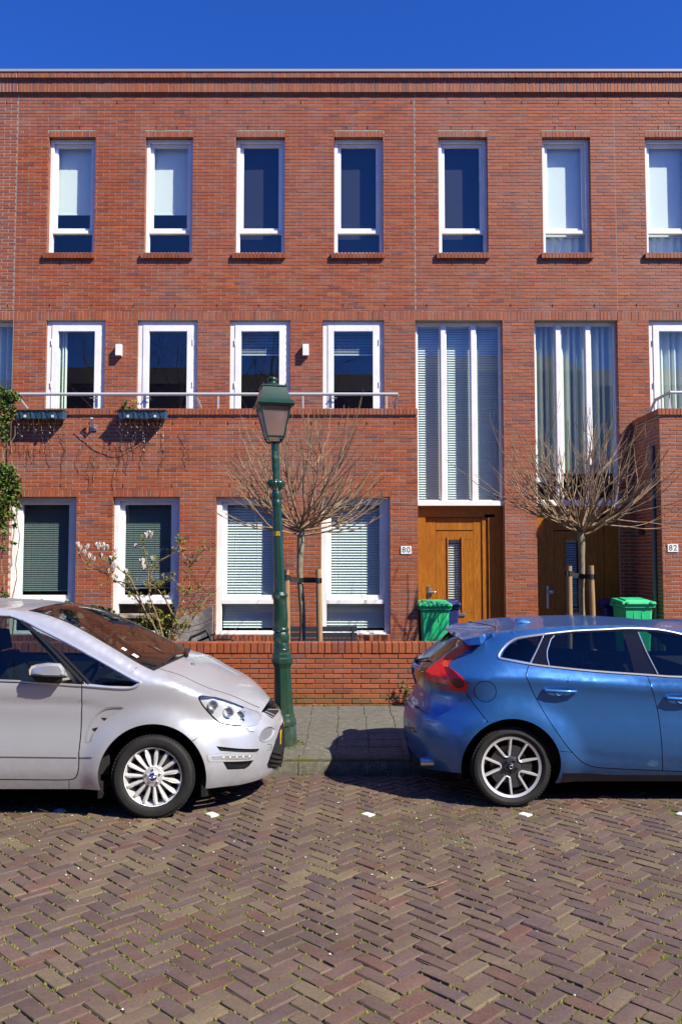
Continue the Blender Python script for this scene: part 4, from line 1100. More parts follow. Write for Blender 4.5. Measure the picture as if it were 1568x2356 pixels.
# ------------------------------------------------------------ grey slatted lounger leaning on the wall
YS = 10.7; GREYW = grad_noise_mat('weathered_grey_rod', (.17,.17,.17), (.38,.37,.36), 20, .8, 0)
c4 = [W(403,1428,YS), W(487,1397,YS), W(488,1490,YS), W(403,1490,YS)]
e = empty('slatted_screen', (c4[3][0]+.3, YS, c4[3][1]), 'weathered grey screen of thin upright rods standing behind the garden wall', 'screen')
n = 38
for k in range(n):
    t = (k+.5)/n; m = MB(); xt_ = c4[0][0]+(c4[1][0]-c4[0][0])*t; zt_ = c4[0][1]+(c4[1][1]-c4[0][1])*t + .02*sin(t*9); xb_ = c4[3][0]+(c4[2][0]-c4[3][0])*t
    m.tube([(xb_,YS+.08*sin(t*3),.3),(xt_,YS+.10+.08*sin(t*3),zt_)], .0055, 4); m.build('rod', GREYW, e)
m = MB()
for f in (.15,.5,.85): m.tube([(c4[3][0],YS+.03,.3+(c4[0][1]-.3)*f),(c4[3][0]+.3,YS+.10,.3+((c4[0][1]+c4[1][1])/2-.3)*f),(c4[2][0],YS+.06,.3+(c4[1][1]-.3)*f)], .003, 4)
m.build('binding_wire', BLACKM, e)
YH = 10.55; pp = lambda x, y: (lambda q: Vector((q[0],YH,q[1])))(W(x,y,YH))
e = empty('folded_chair', tuple(pp(465,1478)), 'folded black plastic chair frame lying against the grey rod screen', 'chair')
m = MB(); m.tube([pp(432,1482),pp(440,1466),pp(462,1457),pp(474,1450),pp(480,1458),pp(488,1482)], .02, 6); m.build('frame', BLACKM, e)
for k in range(5):
    m = MB(); a = pp(446+k*8,1474-k*3.5); m.obox(a+Vector((.03,0.03,-.02)), (.06,0,.03),(0,.03,0),(-.004,0,.012)); m.build('slat', BLACKM, e)
MB().tube([pp(492,1473),pp(512,1469),pp(532,1471),pp(548,1478)], .012, 6).build('leg', BLACKM, e)
# ------------------------------------------------------------ cream garden fence behind the silver car
YF = 11.6; CREAM = grad_noise_mat('cream_wood', (.50,.42,.30), (.66,.58,.44), 8, .7, 0)
x0, z1 = W(150,1412,YF); x1, _ = W(268,1412,YF); e = empty('garden_fence', ((x0+x1)/2,YF,.2), 'cream timber fence rail on posts under the window behind the silver car', 'fence')
m = MB(); m.box(x0-.8,x1+.6,YF,YF+.05,z1-.06,z1); m.build('rail', CREAM, e)
for k, px in enumerate((170,248,281,494/1.84)): x = WX(px,1450,YF); m = MB(); m.box(x-.035,x+.035,YF+.051,YF+.09,.15,z1-.02); m.build('post', CREAM, e)
# ------------------------------------------------------------ magnolia with white flowers
YMG = 10.75
def mp(px, py, dy=0): x, z = W(px, py, YMG+dy); return Vector((x, YMG+dy, z))
e = empty('magnolia', tuple(mp(345,1500)), 'young magnolia with white flowers and yellow green buds behind the garden wall', 'magnolia')
br = MB(); bud = MB(); fl = []
MR = random.Random(5)
stems = [[(372,1478),(350,1400),(320,1340),(290,1300),(240,1275),(190,1268)],[(372,1478),(345,1410),(318,1350),(275,1320),(225,1310)],
 [(398,1478),(382,1410),(368,1350),(350,1290),(345,1255),(330,1238)],[(398,1478),(384,1400),(372,1330),(395,1290),(425,1270),(428,1255),(436,1245)],
 [(400,1478),(412,1400),(425,1330),(440,1285),(460,1255),(480,1240)],[(400,1478),(410,1420),(390,1380),(370,1350),(340,1330)],
 [(420,1478),(432,1430),(455,1400),(478,1375),(492,1355)],[(365,1478),(350,1430),(320,1400),(300,1380)],[(405,1478),(408,1420),(440,1380),(468,1370),(486,1362)]]
# photo columns were read on an enlarged crop: shrink to frame columns
def fixx(px): return px
sm = [[(px-96 if False else px,py) for px,py in s_] for s_ in stems]
sm = [[(372,1478),(345,1425),(310,1375),(278,1345),(240,1320),(200,1296),(178,1272)],[(345,1425),(322,1372),(300,1330),(262,1300),(232,1285)],
 [(378,1478),(362,1425),(345,1370),(340,1310),(332,1270),(328,1245)],[(345,1370),(350,1320),(368,1290),(398,1274),(412,1255),(416,1240)],
 [(412,1255),(424,1280),(438,1300),(455,1275),(475,1262)],[(384,1478),(402,1430),(418,1370),(432,1320),(440,1300)],
 [(402,1430),(380,1380),(362,1352),(340,1340)],[(418,1370),(450,1362),(478,1352)],[(395,1478),(420,1440),(450,1405),(480,1375),(478,1370)],[(372,1478),(400,1450),(425,1420),(430,1400)],
 [(345,1370),(372,1345),(402,1330)],[(310,1375),(300,1350),(275,1338),(245,1340)]]
sc = 2.2717/1.84
def cv(px): return px
for s_ in sm:
    dy = MR.uniform(-.25,.25); pts = []
    for i, (px,py) in enumerate(s_): pts.append(mp(px+MR.uniform(-3,3), py, dy*i/len(s_)))
    br.tube(pts, [.010*(1-.8*i/len(pts)) +.0018 for i in range(len(pts))], 6)
    for k in range(20):
        i = MR.randrange(max(1,len(pts)//3), len(pts)) if len(pts) > 2 else 1; a = pts[i-1].lerp(pts[i], MR.random())
        d = Vector((MR.gauss(0,1),MR.gauss(0,.7),MR.gauss(.7,.8))).normalized(); b = a+d*MR.uniform(.03,.13)
        br.tube([a,(a+b)/2+Vector((0,0,-.008)),b], .0025, 3)
        for _ in range(3):
            c_ = a.lerp(b,MR.uniform(.5,1)); dd = (d+Vector((MR.gauss(0,.5),MR.gauss(0,.5),.8+MR.gauss(0,.3)))).normalized()
            bud.tube([c_, c_+dd*.016, c_+dd*.034], [.002,.0065,.001], 5, caps=False)
            leafquad(bud, c_, .030)
br.build('branch', TWIG, e, smooth=True); bud.build('leaf_buds', LEAFY, e)
for k in range(9):   # lower suckers
    pass
for px, py, s_ in ((184,1268,1),(200,1264,1),(226,1264,1.2),(238,1266,1.2),(247,1266,.9),(195,1278,.9),(232,1284,.9),(255,1300,1.4),(262,1312,1.1),(328,1300,1.1),(350,1290,.8),(336,1238,.9),(345,1240,1.3),(331,1312,1),(266,1272,.7),(205,1285,.9),(216,1292,.8),(249,1318,.9),(312,1262,.8),(398,1268,.8),(290,1320,.8),(180,1258,.8),(262,1334,.7)):
    q = mp(px if px < 300 else px, py, MR.uniform(-.1,.1)); m = MB()
    for j in range(6):
        a = j*pi/3+MR.random(); tilt = MR.uniform(.15,.5); r_ = .026*s_; h = .088*s_
        d = Vector((cos(a)*sin(tilt),sin(a)*sin(tilt),cos(tilt))); sd_ = Vector((-sin(a),cos(a),0))*r_
        m.quad(q-sd_*.4, q+sd_*.4, q+d*h*.55+sd_, q+d*h*.55-sd_); m.quad(q+d*h*.55-sd_, q+d*h*.55+sd_, q+d*h+sd_*.15, q+d*h-sd_*.15)
    m.build('flower', PETAL, e)
# low evergreen bushes behind the silver car
def bush(name, lab, pts, Y, dens, sz, mt, stems=True, cat='bush', spread=.07):
    x, z = W(pts[0][0], 1470, Y); e = empty(name, (x, Y, ZG), lab, cat)
    lf = MB(); st = MB()
    for px, py, r_ in pts:
        x, z = W(px, py, Y); rad = r_/(FPX/Y)
        if stems:
            for k in range(4):
                a = Vector((x+R.gauss(0,rad*.6),Y+R.gauss(0,.1),z-rad*R.uniform(.2,1))); st.tube([(x+R.gauss(0,.1),Y,ZG),(a+Vector((x,Y,ZG)))/2+Vector((R.gauss(0,.05),0,.1)),a+Vector((0,0,rad))], [.010,.006,.002], 5)
        for k in range(int(dens*r_*r_/100)):
            u = Vector((R.gauss(0,1),R.gauss(0,1),R.gauss(0,1))).normalized()*rad*R.random()**.45
            leafquad(lf, (x+u.x, Y+u.y*.7, z+u.z), sz*R.uniform(.6,1.3))
    if stems: st.build('stem', TWIG, e)
    lf.build('foliage', mt, e); return e
bush('evergreen_bush','low dark green bush behind the roof of the silver car', [(235,1424,24),(262,1438,26),(300,1450,22),(210,1420,14),(320,1462,16)], 11.0, 75, .055, LEAFG)
bush('sprouting_bush','sprouting yellow green bush at the foot of the magnolia', [(330,1440,26),(365,1425,24),(395,1432,26),(345,1465,22),(375,1462,24),(420,1440,16),(330,1400,12)], 10.85, 24, .05, LEAFY)
bush('leafy_seedling','leafy green shoots rising in front of the leftmost ground floor window', [(160,1392,10),(146,1400,7),(176,1400,8),(130,1404,5),(100,1390,6),(215,1400,6),(165,1410,14)], 11.6, 60, .06, LEAFG)
# climber at the left edge
YCL = 12.7
e = empty('climbing_plant', (WX(5,1400,YCL), YCL, ZG), 'green climbing plant covering the left edge of the brick wall and railing', 'climber')
lf = MB(); lf2 = MB(); st = MB()
for k in range(5):
    x = WX(4+R.uniform(-10,16), 1400, YCL-.05); pts = [Vector((x,YCL-.03,ZG))]
    while pts[-1].z < ZC+R.uniform(-.4,.3): pts.append(pts[-1]+Vector((R.gauss(0,.035)-.02*(pts[-1].x-WX(8,1200,YCL)),R.gauss(0,.012),R.uniform(.12,.2))))
    st.tube(pts, [.012-.008*i/len(pts) for i in range(len(pts))], 5)
cl = [(2,905,14),(22,910,14),(38,915,12),(10,930,20),(28,945,12),(15,962,14),(5,985,16),(12,1010,7),
      (5,1080,16),(22,1088,16),(8,1105,20),(36,1108,13),(20,1125,22),(40,1128,12),(10,1150,22),(30,1155,14),(5,1175,18),(18,1185,12),(44,1165,7),(5,1210,12),(12,1225,6),(8,1260,6),(10,1370,7),(30,1190,6),(36,1210,5),(28,1250,4),
      (-25,920,26),(-30,1000,22),(-25,1100,36),(-30,1180,30),(-60,1000,40),(-60,1120,40),(-20,1290,14)]
for px, py, r_ in cl:
    x, z = W(px, py, YCL-.1); rad = r_/(FPX/YCL)*1.05
    for k in range(int(8+.36*r_*r_)):
        u = Vector((R.gauss(0,1),R.gauss(0,1),R.gauss(0,1))).normalized()*rad*R.random()**.4
        leafquad(lf if R.random() < .55 else lf2, (x+u.x, YCL-.1+u.y*.8, z+u.z), .062*R.uniform(.6,1.25))
st.build('stem', TWIG, e); lf.build('foliage', LEAFG, e); lf2.build('young_foliage', grad_noise_mat('leaf_fresh',(.06,.12,.015),(.2,.24,.04),10,.5,0), e)
# ------------------------------------------------------------ cars
SILVER = mat('silver_metallic_paint', (.53,.54,.58), .34, .5, .7, coatr=.08)
BLUE = mat('blue_metallic_paint', (.040,.18,.52), .36, .55, .6, coatr=.06)
for m_, a in ((SILVER, (.34,.44)), (BLUE, (.32,.44))):
    L(m_, ramp(m_, noise(m_, 9, 6, .75), [(.35,(a[0],)*3),(.7,(a[1],)*3)]), P(m_).inputs['Roughness'])
    grime(m_, .15, .62, (.16,.14,.12), .30)
CHROME = mat('chrome_trim', (.80,.81,.83), .32, .75)
DKPL = mat('black_trim', (.015,.015,.016), .4)
SEAM = mat('panel_gap', (.004,.004,.004), .9)
CABIN = mat('dark_cabin_cloth', (.022,.022,.024), .85)
TYRE = grad_noise_mat('tyre_rubber', (.016,.016,.016), (.030,.029,.028), 12, .75, 0)
RIMS = mat('silver_alloy', (.78,.77,.76), .34, .55); RIMD = mat('graphite_alloy', (.13,.13,.14), .35, .8); RIMF = mat('machined_alloy', (.80,.80,.82), .34, .6)
LAMPR = mat('red_lamp_lens', (.80,.010,.012), .35, 0, .1); LAMPD = mat('dark_red_lens', (.14,.004,.006), .25, 0, .3); LAMPB = mat('bright_red_lens', (.95,.08,.03), .3, 0, .2)
LENS = glass_mat('clear_lamp_lens', (.92,.94,.95), .06)
HLREF = mat('headlight_reflector', (.75,.76,.78), .25, .8)
AMBER = mat('amber_lens', (.8,.3,.05), .2)
HUBB = mat('blue_enamel', (.01,.02,.20), .25)

def interp(tab, x):
    if x <= tab[0][0]: return tab[0][1]
    for (a,b),(c,d) in zip(tab, tab[1:]):
        if x <= c: return b+(d-b)*(x-a)/(c-a) if c > a else d
    return tab[-1][1]
def smooth_poly(pts, n=6, closed=False):
    """Catmull-Rom through points"""
    out = []; k = len(pts)
    rng = range(k) if closed else range(k-1)
    for i in rng:
        p0 = pts[(i-1) % k] if closed or i > 0 else pts[0]; p1 = pts[i]; p2 = pts[(i+1) % k]; p3 = pts[(i+2) % k] if closed or i+2 < k else pts[-1]
        for j in range(n):
            t = j/n
            out.append(tuple(.5*((2*b)+(-a+c)*t+(2*a-5*b+4*c-d)*t*t+(-a+3*b-3*c+d)*t**3) for a,b,c,d in zip(p0,p1,p2,p3)))
    if not closed: out.append(tuple(pts[-1]))
    return out
def inpoly(x, z, p):
    c = False; j = len(p)-1
    for i in range(len(p)):
        if (p[i][1] > z) != (p[j][1] > z) and x < (p[j][0]-p[i][0])*(z-p[i][1])/(p[j][1]-p[i][1])+p[i][0]: c = not c
        j = i
    return c
def resample(p, d, closed=True):
    out = []; k = len(p)
    for i in range(k if closed else k-1):
        a, b = p[i], p[(i+1) % k]; L_ = hypot(b[0]-a[0], b[1]-a[1]); n = max(1, int(L_/d+.5))
        for j in range(n): t = j/n; out.append((a[0]+(b[0]-a[0])*t, a[1]+(b[1]-a[1])*t))
    if not closed: out.append(tuple(p[-1]))
    return out
def ribbon(p, w_):
    """thin closed outline round an open polyline"""
    l, r = [], []
    for i in range(len(p)):
        a = p[max(i-1,0)]; b = p[min(i+1,len(p)-1)]; dx, dz = b[0]-a[0], b[1]-a[1]; q = hypot(dx,dz) or 1
        l.append((p[i][0]-dz/q*w_/2, p[i][1]+dx/q*w_/2)); r.append((p[i][0]+dz/q*w_/2, p[i][1]-dx/q*w_/2))
    return l+r[::-1]
class Car:
    def __init__(s, yn, hw, sx, sy, ox, oy, zbelt, tumble, ends):
        s.yn, s.hw, s.sx, s.sy, s.ox, s.oy, s.zb, s.tb, s.ends = yn, hw, sx, sy, ox, oy, zbelt, tumble, ends
        s.shoulder = None; s.flares = []; s.crease = None
    def px(s, c): return (s.ox+c[0]/s.sx, s.oy+c[1]/s.sy)
    def at(s, c, off): return W(*s.px(c), s.yn+off)
    def end_off(s, x, z):
        o = 0
        for kind_, tab, a, p in s.ends:
            e = interp(tab, z); d = (e-x) if kind_ == 'f' else (x-e); u = min(max(1-(d-.018)/a, 0), 1)
            o = max(o, s.hw*(1-(1-u**p)**(1/p)))
        return o
    def off(s, x, z, rnd=True):
        o = s.end_off(x, z)
        k = .0
        if z > s.zb: q = z-s.zb; k += q*s.tb+q*q*.25
        else: k += .030*((s.zb-z)/.35)**1.0*0 + .035*max(0,(z-(s.zb-.22))/.22)**2*0
        k += .05*max(0, (.36-z)/.2)**1.5 + s.tuck*(max(0, .64-z)/.35)**1.6
        k += .022*(1-cos(min(1,max(0,(z-.42)/(s.zb-.42)))*2*pi))*.5*s.belly
        for (cx, cz, r0, r1, h) in s.flares:
            d = hypot(x-cx, z-cz)
            if d < r1:
                t = min(max((r1-d)/(r1-r0),0),1); k -= h*t*t*(3-2*t)
        for (tab, wd, h) in s.creases:
            if tab[0][0] <= x <= tab[-1][0]:
                dz = z-interp(tab, x)
                fade = min(1, (x-tab[0][0])/.15, (tab[-1][0]-x)/.15)
                k += h*fade*(math.exp(-(dz/wd)**2) if dz < 0 else math.exp(-(dz/(wd*.28))**2))
        if rnd and s.shoulder:
            rr = s.rr; d = interp(s.shoulder, x)-z
            if d < rr: u = min(1, max(0, 1-d/rr)); k += rr*.9*(1-sqrt(max(0,1-u*u)))
        f = 1-min(1, o/s.hw)
        return o+k*(.25+.75*f)
    def pt(s, c):        # crop point on the near side surface -> (x, z)
        o = .05
        for _ in range(6):
            x, z = s.at(c, o); o = .5*o+.5*s.off(x, z, False)
        return (x, z)
    def both(s, faces, inset, name, mt, parent, smooth=False):
        out = None
        for far in (True, False):
            m = MB(); s.surf(m, faces, inset, far)
            if m.v: out = m.build(name, mt, parent, smooth=smooth)
        return out
    def pts(s, cs): return [s.pt(c) for c in cs]
    def sheet(s, regions, outline, grid, root):
        """regions: (name, polygon, inset, material, parentkey, smooth) first match wins; None name = hole"""
        V_, E = [], []
        def addp(poly):
            b = len(V_); V_.extend(poly); n = len(poly); E.extend((b+i, b+(i+1) % n) for i in range(n))
        ol = resample(outline, grid*.9); addp(ol)
        for r in regions: r['p'] = resample(r['poly'], grid*.8); addp(r['p'])
        xs = [p[0] for p in ol]; zs = [p[1] for p in ol]
        gx = min(xs)
        while gx < max(xs):
            gz = min(zs)
            while gz < max(zs):
                q = (gx+grid*.1*sin(gz*91), gz+grid*.1*sin(gx*77))
                if inpoly(*q, ol): V_.append(q)
                gz += grid
            gx += grid
        vv, _, ff, _, _, _ = delaunay_2d_cdt([Vector(p) for p in V_], E, [], 0, 1e-5)
        vv = [(v.x, v.y) for v in vv]; res = {}
        for f in ff:
            cx = sum(vv[i][0] for i in f)/3; cz = sum(vv[i][1] for i in f)/3
            if not inpoly(cx, cz, ol): continue
            for r in regions:
                if r.get('bb') is None: r['bb'] = (min(p[0] for p in r['p']), max(p[0] for p in r['p']), min(p[1] for p in r['p']), max(p[1] for p in r['p']))
                bb = r['bb']
                if bb[0] <= cx <= bb[1] and bb[2] <= cz <= bb[3] and inpoly(cx, cz, r['p']): key = r['name']; break
            else: key = 'body'
            res.setdefault(key, []).append(f)
        s.vv = vv; return res
    def surf(s, mb, faces, inset, far=False):
        ids = {}
        for f in faces:
            q = []
            for i in f:
                if i not in ids:
                    x, z = s.vv[i]; o = s.off(x, z)+inset; ids[i] = len(mb.v)
                    mb.v.append((x, s.yn+o if not far else s.yn+2*s.hw-o, z))
                q.append(ids[i])
            a, b, c = (mb.v[i] for i in q)
            n = (b[0]-a[0])*(c[2]-a[2])-(b[2]-a[2])*(c[0]-a[0])
            if (n < 0) != far: q = q[::-1]
            mb.face(q)
    def loft(s, edge, cen, mats_idx, nt_=10, pw=2.2, sub=5):
        """top surface between near shoulder and centre line, mirrored"""
        st = [(*e, *c) for e, c in zip(edge, cen)]; sm = smooth_poly(st, sub); out = {}
        tot = len(sm)
        grid = []
        for (ex, ez, cx, cz) in sm:
            oe = s.off(ex, ez); row = []
            for j in range(2*nt_+1):
                t = j/nt_ if j <= nt_ else 2-j/nt_
                y = s.yn+oe+(s.hw-oe)*t
                if j > nt_: y = 2*(s.yn+s.hw)-y
                g = 1-(1-t)**pw
                row.append((ex+(cx-ex)*(1-(1-t)**1.6), y, ez+(cz-ez)*g))
            grid.append(row)
        return grid
def polyline_tube(mb, car, pts, r, lift=.002, far=False, n=5):
    P_ = []
    for x, z in pts: o = car.off(x, z)-lift; P_.append((x, (car.yn+o) if not far else car.yn+2*car.hw-o, z))
    mb.tube(P_, r, n)

def make_wheel(root, cx, cz, yface, R_, rr, style, flip=False, rot=0):
    """yface: outer face of tyre; flip=True for the far side"""
    sg = -1 if flip else 1; w_ = .215
    e = empty('wheel', (cx, yface, cz-R_)); setparent(e, root)
    prof = [(rr*.97,.030),(rr*1.01,.012),(rr+.012,.004),(rr+(R_-rr)*.4,-.003),(rr+(R_-rr)*.72,.002),(R_-.018,.012),(R_-.006,.024),(R_,.040),(R_+.001,.10),(R_,w_-.04),(R_-.02,w_-.01),(rr+.01,w_),(rr*.97,w_-.02)]
    m = MB(); m.lathe([(a,b*sg) for a,b in prof], (cx,yface,cz), 64, 'y')
    # tread grooves read at the shoulder
    if not flip:
        for k in range(72):
            a = 2*pi*k/72; d = Vector((cos(a),0,sin(a))); t = Vector((-sin(a),0,cos(a)))
            m.obox(Vector((cx,yface+.033,cz))+d*(R_-.006), d*.009, t*.009, Vector((0,.012,0)))
    m.build('tyre', TYRE, e, smooth=True, angle=radians(30))
    y = lambda v: yface+v*sg
    # barrel, disc
    m = MB(); m.lathe([(rr*.97,.030*sg),(rr*.93,.034*sg),(rr*.90,.06*sg),(rr*.88,.19*sg)], (cx,yface,cz), 48, 'y'); 
    m.lathe([(rr*.88,.15*sg),(0,.15*sg)], (cx,yface,cz), 32, 'y'); m.build('rim_barrel', RIMD if style == 'blue' else RIMS, e, smooth=True, angle=radians(30))
    m = MB(); m.lathe([(.0,.11*sg),(.145,.11*sg),(.145,.13*sg)], (cx,yface,cz), 32, 'y'); m.build('brake_disc', mat_disc, e, smooth=True, angle=radians(30))
    m = MB(); m.lathe([(rr*.88,.135*sg),(.146,.135*sg)], (cx,yface,cz), 32, 'y'); m.build('wheel_void', SEAM, e)
    def P_(r, a, v): return Vector((cx+r*cos(a), y(v), cz+r*sin(a)))
    if style == 'silver':
        m = MB(); m.lathe([(rr*.965,.020*sg),(rr*.985,.014*sg),(rr*.99,.026*sg),(rr*.93,.040*sg)], (cx,yface,cz), 60, 'y'); m.build('rim_lip', RIMF, e, smooth=True, angle=radians(60))
        for k in range(15):
            a = rot+2*pi*k/15; m = MB(); st = [(.060,.014,.035),(.085,.0115,.030),(.13,.0155,.024),(.17,.0175,.022),(.205,.0150,.024),(rr*.965,.0095,.028)]
            for r, hw_, v in st:
                d = Vector((-sin(a),0,cos(a)))*hw_; c = P_(r,a,0)
                for o_, dv in ((-1,.030),(-.75,.008),(-.18,.0),(0,.004),(.18,.0),(.75,.008),(1,.030)): q = c+d*o_; m.v.append((q.x, y(v+dv), q.z))
            for i in range(len(st)-1):
                for j in range(6): m.face([i*7+j,i*7+j+1,(i+1)*7+j+1,(i+1)*7+j])
            m.build('spoke', RIMS, e, smooth=True, angle=radians(50))
        m = MB(); m.lathe([(0,.020*sg),(.034,.020*sg),(.040,.026*sg),(.072,.030*sg),(.080,.045*sg),(.08,.07*sg)], (cx,yface,cz), 40, 'y'); m.build('hub', RIMS, e, smooth=True, angle=radians(40))
        m = MB(); m.lathe([(0,.014*sg),(.024,.015*sg),(.0285,.019*sg)], (cx,yface,cz), 24, 'y'); m.build('hub_badge', HUBB, e, smooth=True)
        if not flip:
            m = MB(); t_ = [(.021*cos(q),.010*sin(q)) for q in [2*pi*i/20 for i in range(21)]]
            m.tube([(cx+a,y(.0135),cz+b) for a,b in t_], .0010, 4, caps=False); m.tube([(cx-.013,y(.0135),cz-.003),(cx-.006,y(.0135),cz+.005),(cx,y(.0135),cz-.003),(cx+.006,y(.0135),cz+.004),(cx+.013,y(.0135),cz-.002)], .0012, 4); m.build('badge_script', CHROME, e)
        nut_r, nut_m, ph = .052, METAL, pi/2
    else:
        m = MB(); m.lathe([(rr*.90,.020*sg),(rr*.985,.012*sg),(rr*.99,.026*sg)], (cx,yface,cz), 60, 'y'); m.build('rim_lip', RIMF, e, smooth=True, angle=radians(60))
        m = MB(); m.lathe([(0,.034*sg),(.038,.034*sg),(.075,.040*sg),(.092,.050*sg),(.092,.08*sg)], (cx,yface,cz), 40, 'y'); m.build('hub', RIMD, e, smooth=True, angle=radians(50))
        for k in range(5):
            a = rot+2*pi*k/5
            # dark web between the two blades of a pair and the machined blades
            m = MB(); da = radians(17.5)
            for r, q in ((.055,radians(32)),(.10,radians(25)),(.165,radians(15))):
                m.v += [tuple(P_(r,a-q,.045)), tuple(P_(r,a,.040)), tuple(P_(r,a+q,.045))]
            for i in range(2):
                for j in range(2): m.face([i*3+j,i*3+j+1,(i+1)*3+j+1,(i+1)*3+j])
            m.build('spoke_web', RIMD, e, smooth=True)
            for s_ in (-1,1):
                pin = P_(.088, a+s_*radians(24), .032); pout = P_(rr*.93, a+s_*radians(17.5), .018)
                d = (pout-pin).normalized(); n_ = Vector((-d.z,0,d.x)); n_ = n_*(1 if True else -1)
                m = MB(); 
                for mm_, h0, h1, wd in ((m,0,.001,.0078),):
                    m.hexa([pin-n_*wd+Vector((0,.0,0)), pin+n_*wd, pin+n_*wd*1.3+Vector((0,.03*sg,0)), pin-n_*wd*1.3+Vector((0,.03*sg,0)), pout-n_*wd*.95, pout+n_*wd*.95, pout+n_*wd*1.3+Vector((0,.03*sg,0)), pout-n_*wd*1.3+Vector((0,.03*sg,0))])
                m.build('spoke', RIMF, e, bevel=.0012)
            # curved joint of neighbouring blades near the hub
            b_ = a+pi/5; m = MB(); q0 = radians(36-24)
            m.tube([P_(.088,b_-q0,.034), P_(.080,b_-q0*.5,.034), P_(.078,b_,.034), P_(.080,b_+q0*.5,.034), P_(.088,b_+q0,.034)], .006, 6); m.build('spoke_root', RIMF, e, smooth=True)
        m = MB(); m.lathe([(0,.020*sg),(.022,.020*sg),(.030,.026*sg),(.031,.04*sg)], (cx,yface,cz), 24, 'y'); m.build('hub_badge', DKPL, e, smooth=True, angle=radians(50))
        if not flip:
            m = MB(); m.tube([(cx+.013*cos(q),y(.018),cz+.013*sin(q)) for q in [2*pi*i/16 for i in range(17)]], .0018, 4, caps=False); m.build('badge_ring', CHROME, e)
            m = MB(); m.obox((cx,y(.018),cz),(.020,0,.008),(0,.001,0),(-.0015,0,.004)); m.build('badge_bar', HUBB, e)
        nut_r, nut_m, ph = .048, DKPL, -pi/2
    for k in range(5):
        a = ph+.03+2*pi*k/5; c = P_(nut_r,a,0)
        m = MB(); m.lathe([(0,.016*sg),(.008,.017*sg),(.010,.022*sg),(.010,.04*sg)], (c.x,yface,c.z), 8, 'y')
        m.build('wheel_nut', nut_m, e, smooth=True, angle=radians(50))
    return e
mat_disc = mat('brake_steel', (.25,.24,.23), .4, .8)

def arch_liner(car, root, cx, cz, r, a0=-.35, a1=pi+.35):
    for far in (False, True):
        m = MB(); n = 28; P0 = []
        for k in range(n+1):
            a = a0+(a1-a0)*k/n; x, z = cx+r*cos(a), cz+r*sin(a); o = car.off(x, max(z,.12))
            y0 = car.yn+o if not far else car.yn+2*car.hw-o; y1 = car.yn+.42 if not far else car.yn+2*car.hw-.42
            m.v += [(x,y0,z),(x*1.0,y0+(.03 if not far else -.03),z),(cx+(r+.02)*cos(a),y0+(.032 if not far else -.032),cz+(r+.02)*sin(a)),(cx+(r+.02)*cos(a),y1,cz+(r+.02)*sin(a))]
        for k in range(n):
            for j in range(3): m.face([k*4+j,k*4+j+1,(k+1)*4+j+1,(k+1)*4+j])
        m.face([k*4+3 for k in range(n+1)])
        m.build('wheel_arch', SEAM, root)

def simple_seat(root, x, y, z, dirn=1):
    m = MB(); w_ = .25
    m.hexa([(x-.25,y-w_,z),(x+.25,y-w_,z),(x+.25,y+w_,z),(x-.25,y+w_,z),(x-.25,y-w_,z+.16),(x+.27,y-w_,z+.20),(x+.27,y+w_,z+.20),(x-.25,y+w_,z+.16)])
    b = x-.25*dirn
    m.hexa([(b-.07,y-w_,z+.1),(b+.07,y-w_,z+.1),(b+.07,y+w_,z+.1),(b-.07,y+w_,z+.1),(b-.24*dirn-.05,y-w_*.85,z+.66),(b-.24*dirn+.05,y-w_*.85,z+.66),(b-.24*dirn+.05,y+w_*.85,z+.66),(b-.24*dirn-.05,y+w_*.85,z+.66)])
    c = b-.27*dirn
    m.hexa([(c-.05,y-.13,z+.68),(c+.05,y-.13,z+.68),(c+.05,y+.13,z+.68),(c-.05,y+.13,z+.68),(c-.07,y-.12,z+.86),(c+.02,y-.12,z+.86),(c+.02,y+.12,z+.86),(c-.07,y+.12,z+.86)])
    m.build('seat', CABIN, root, bevel=.02)

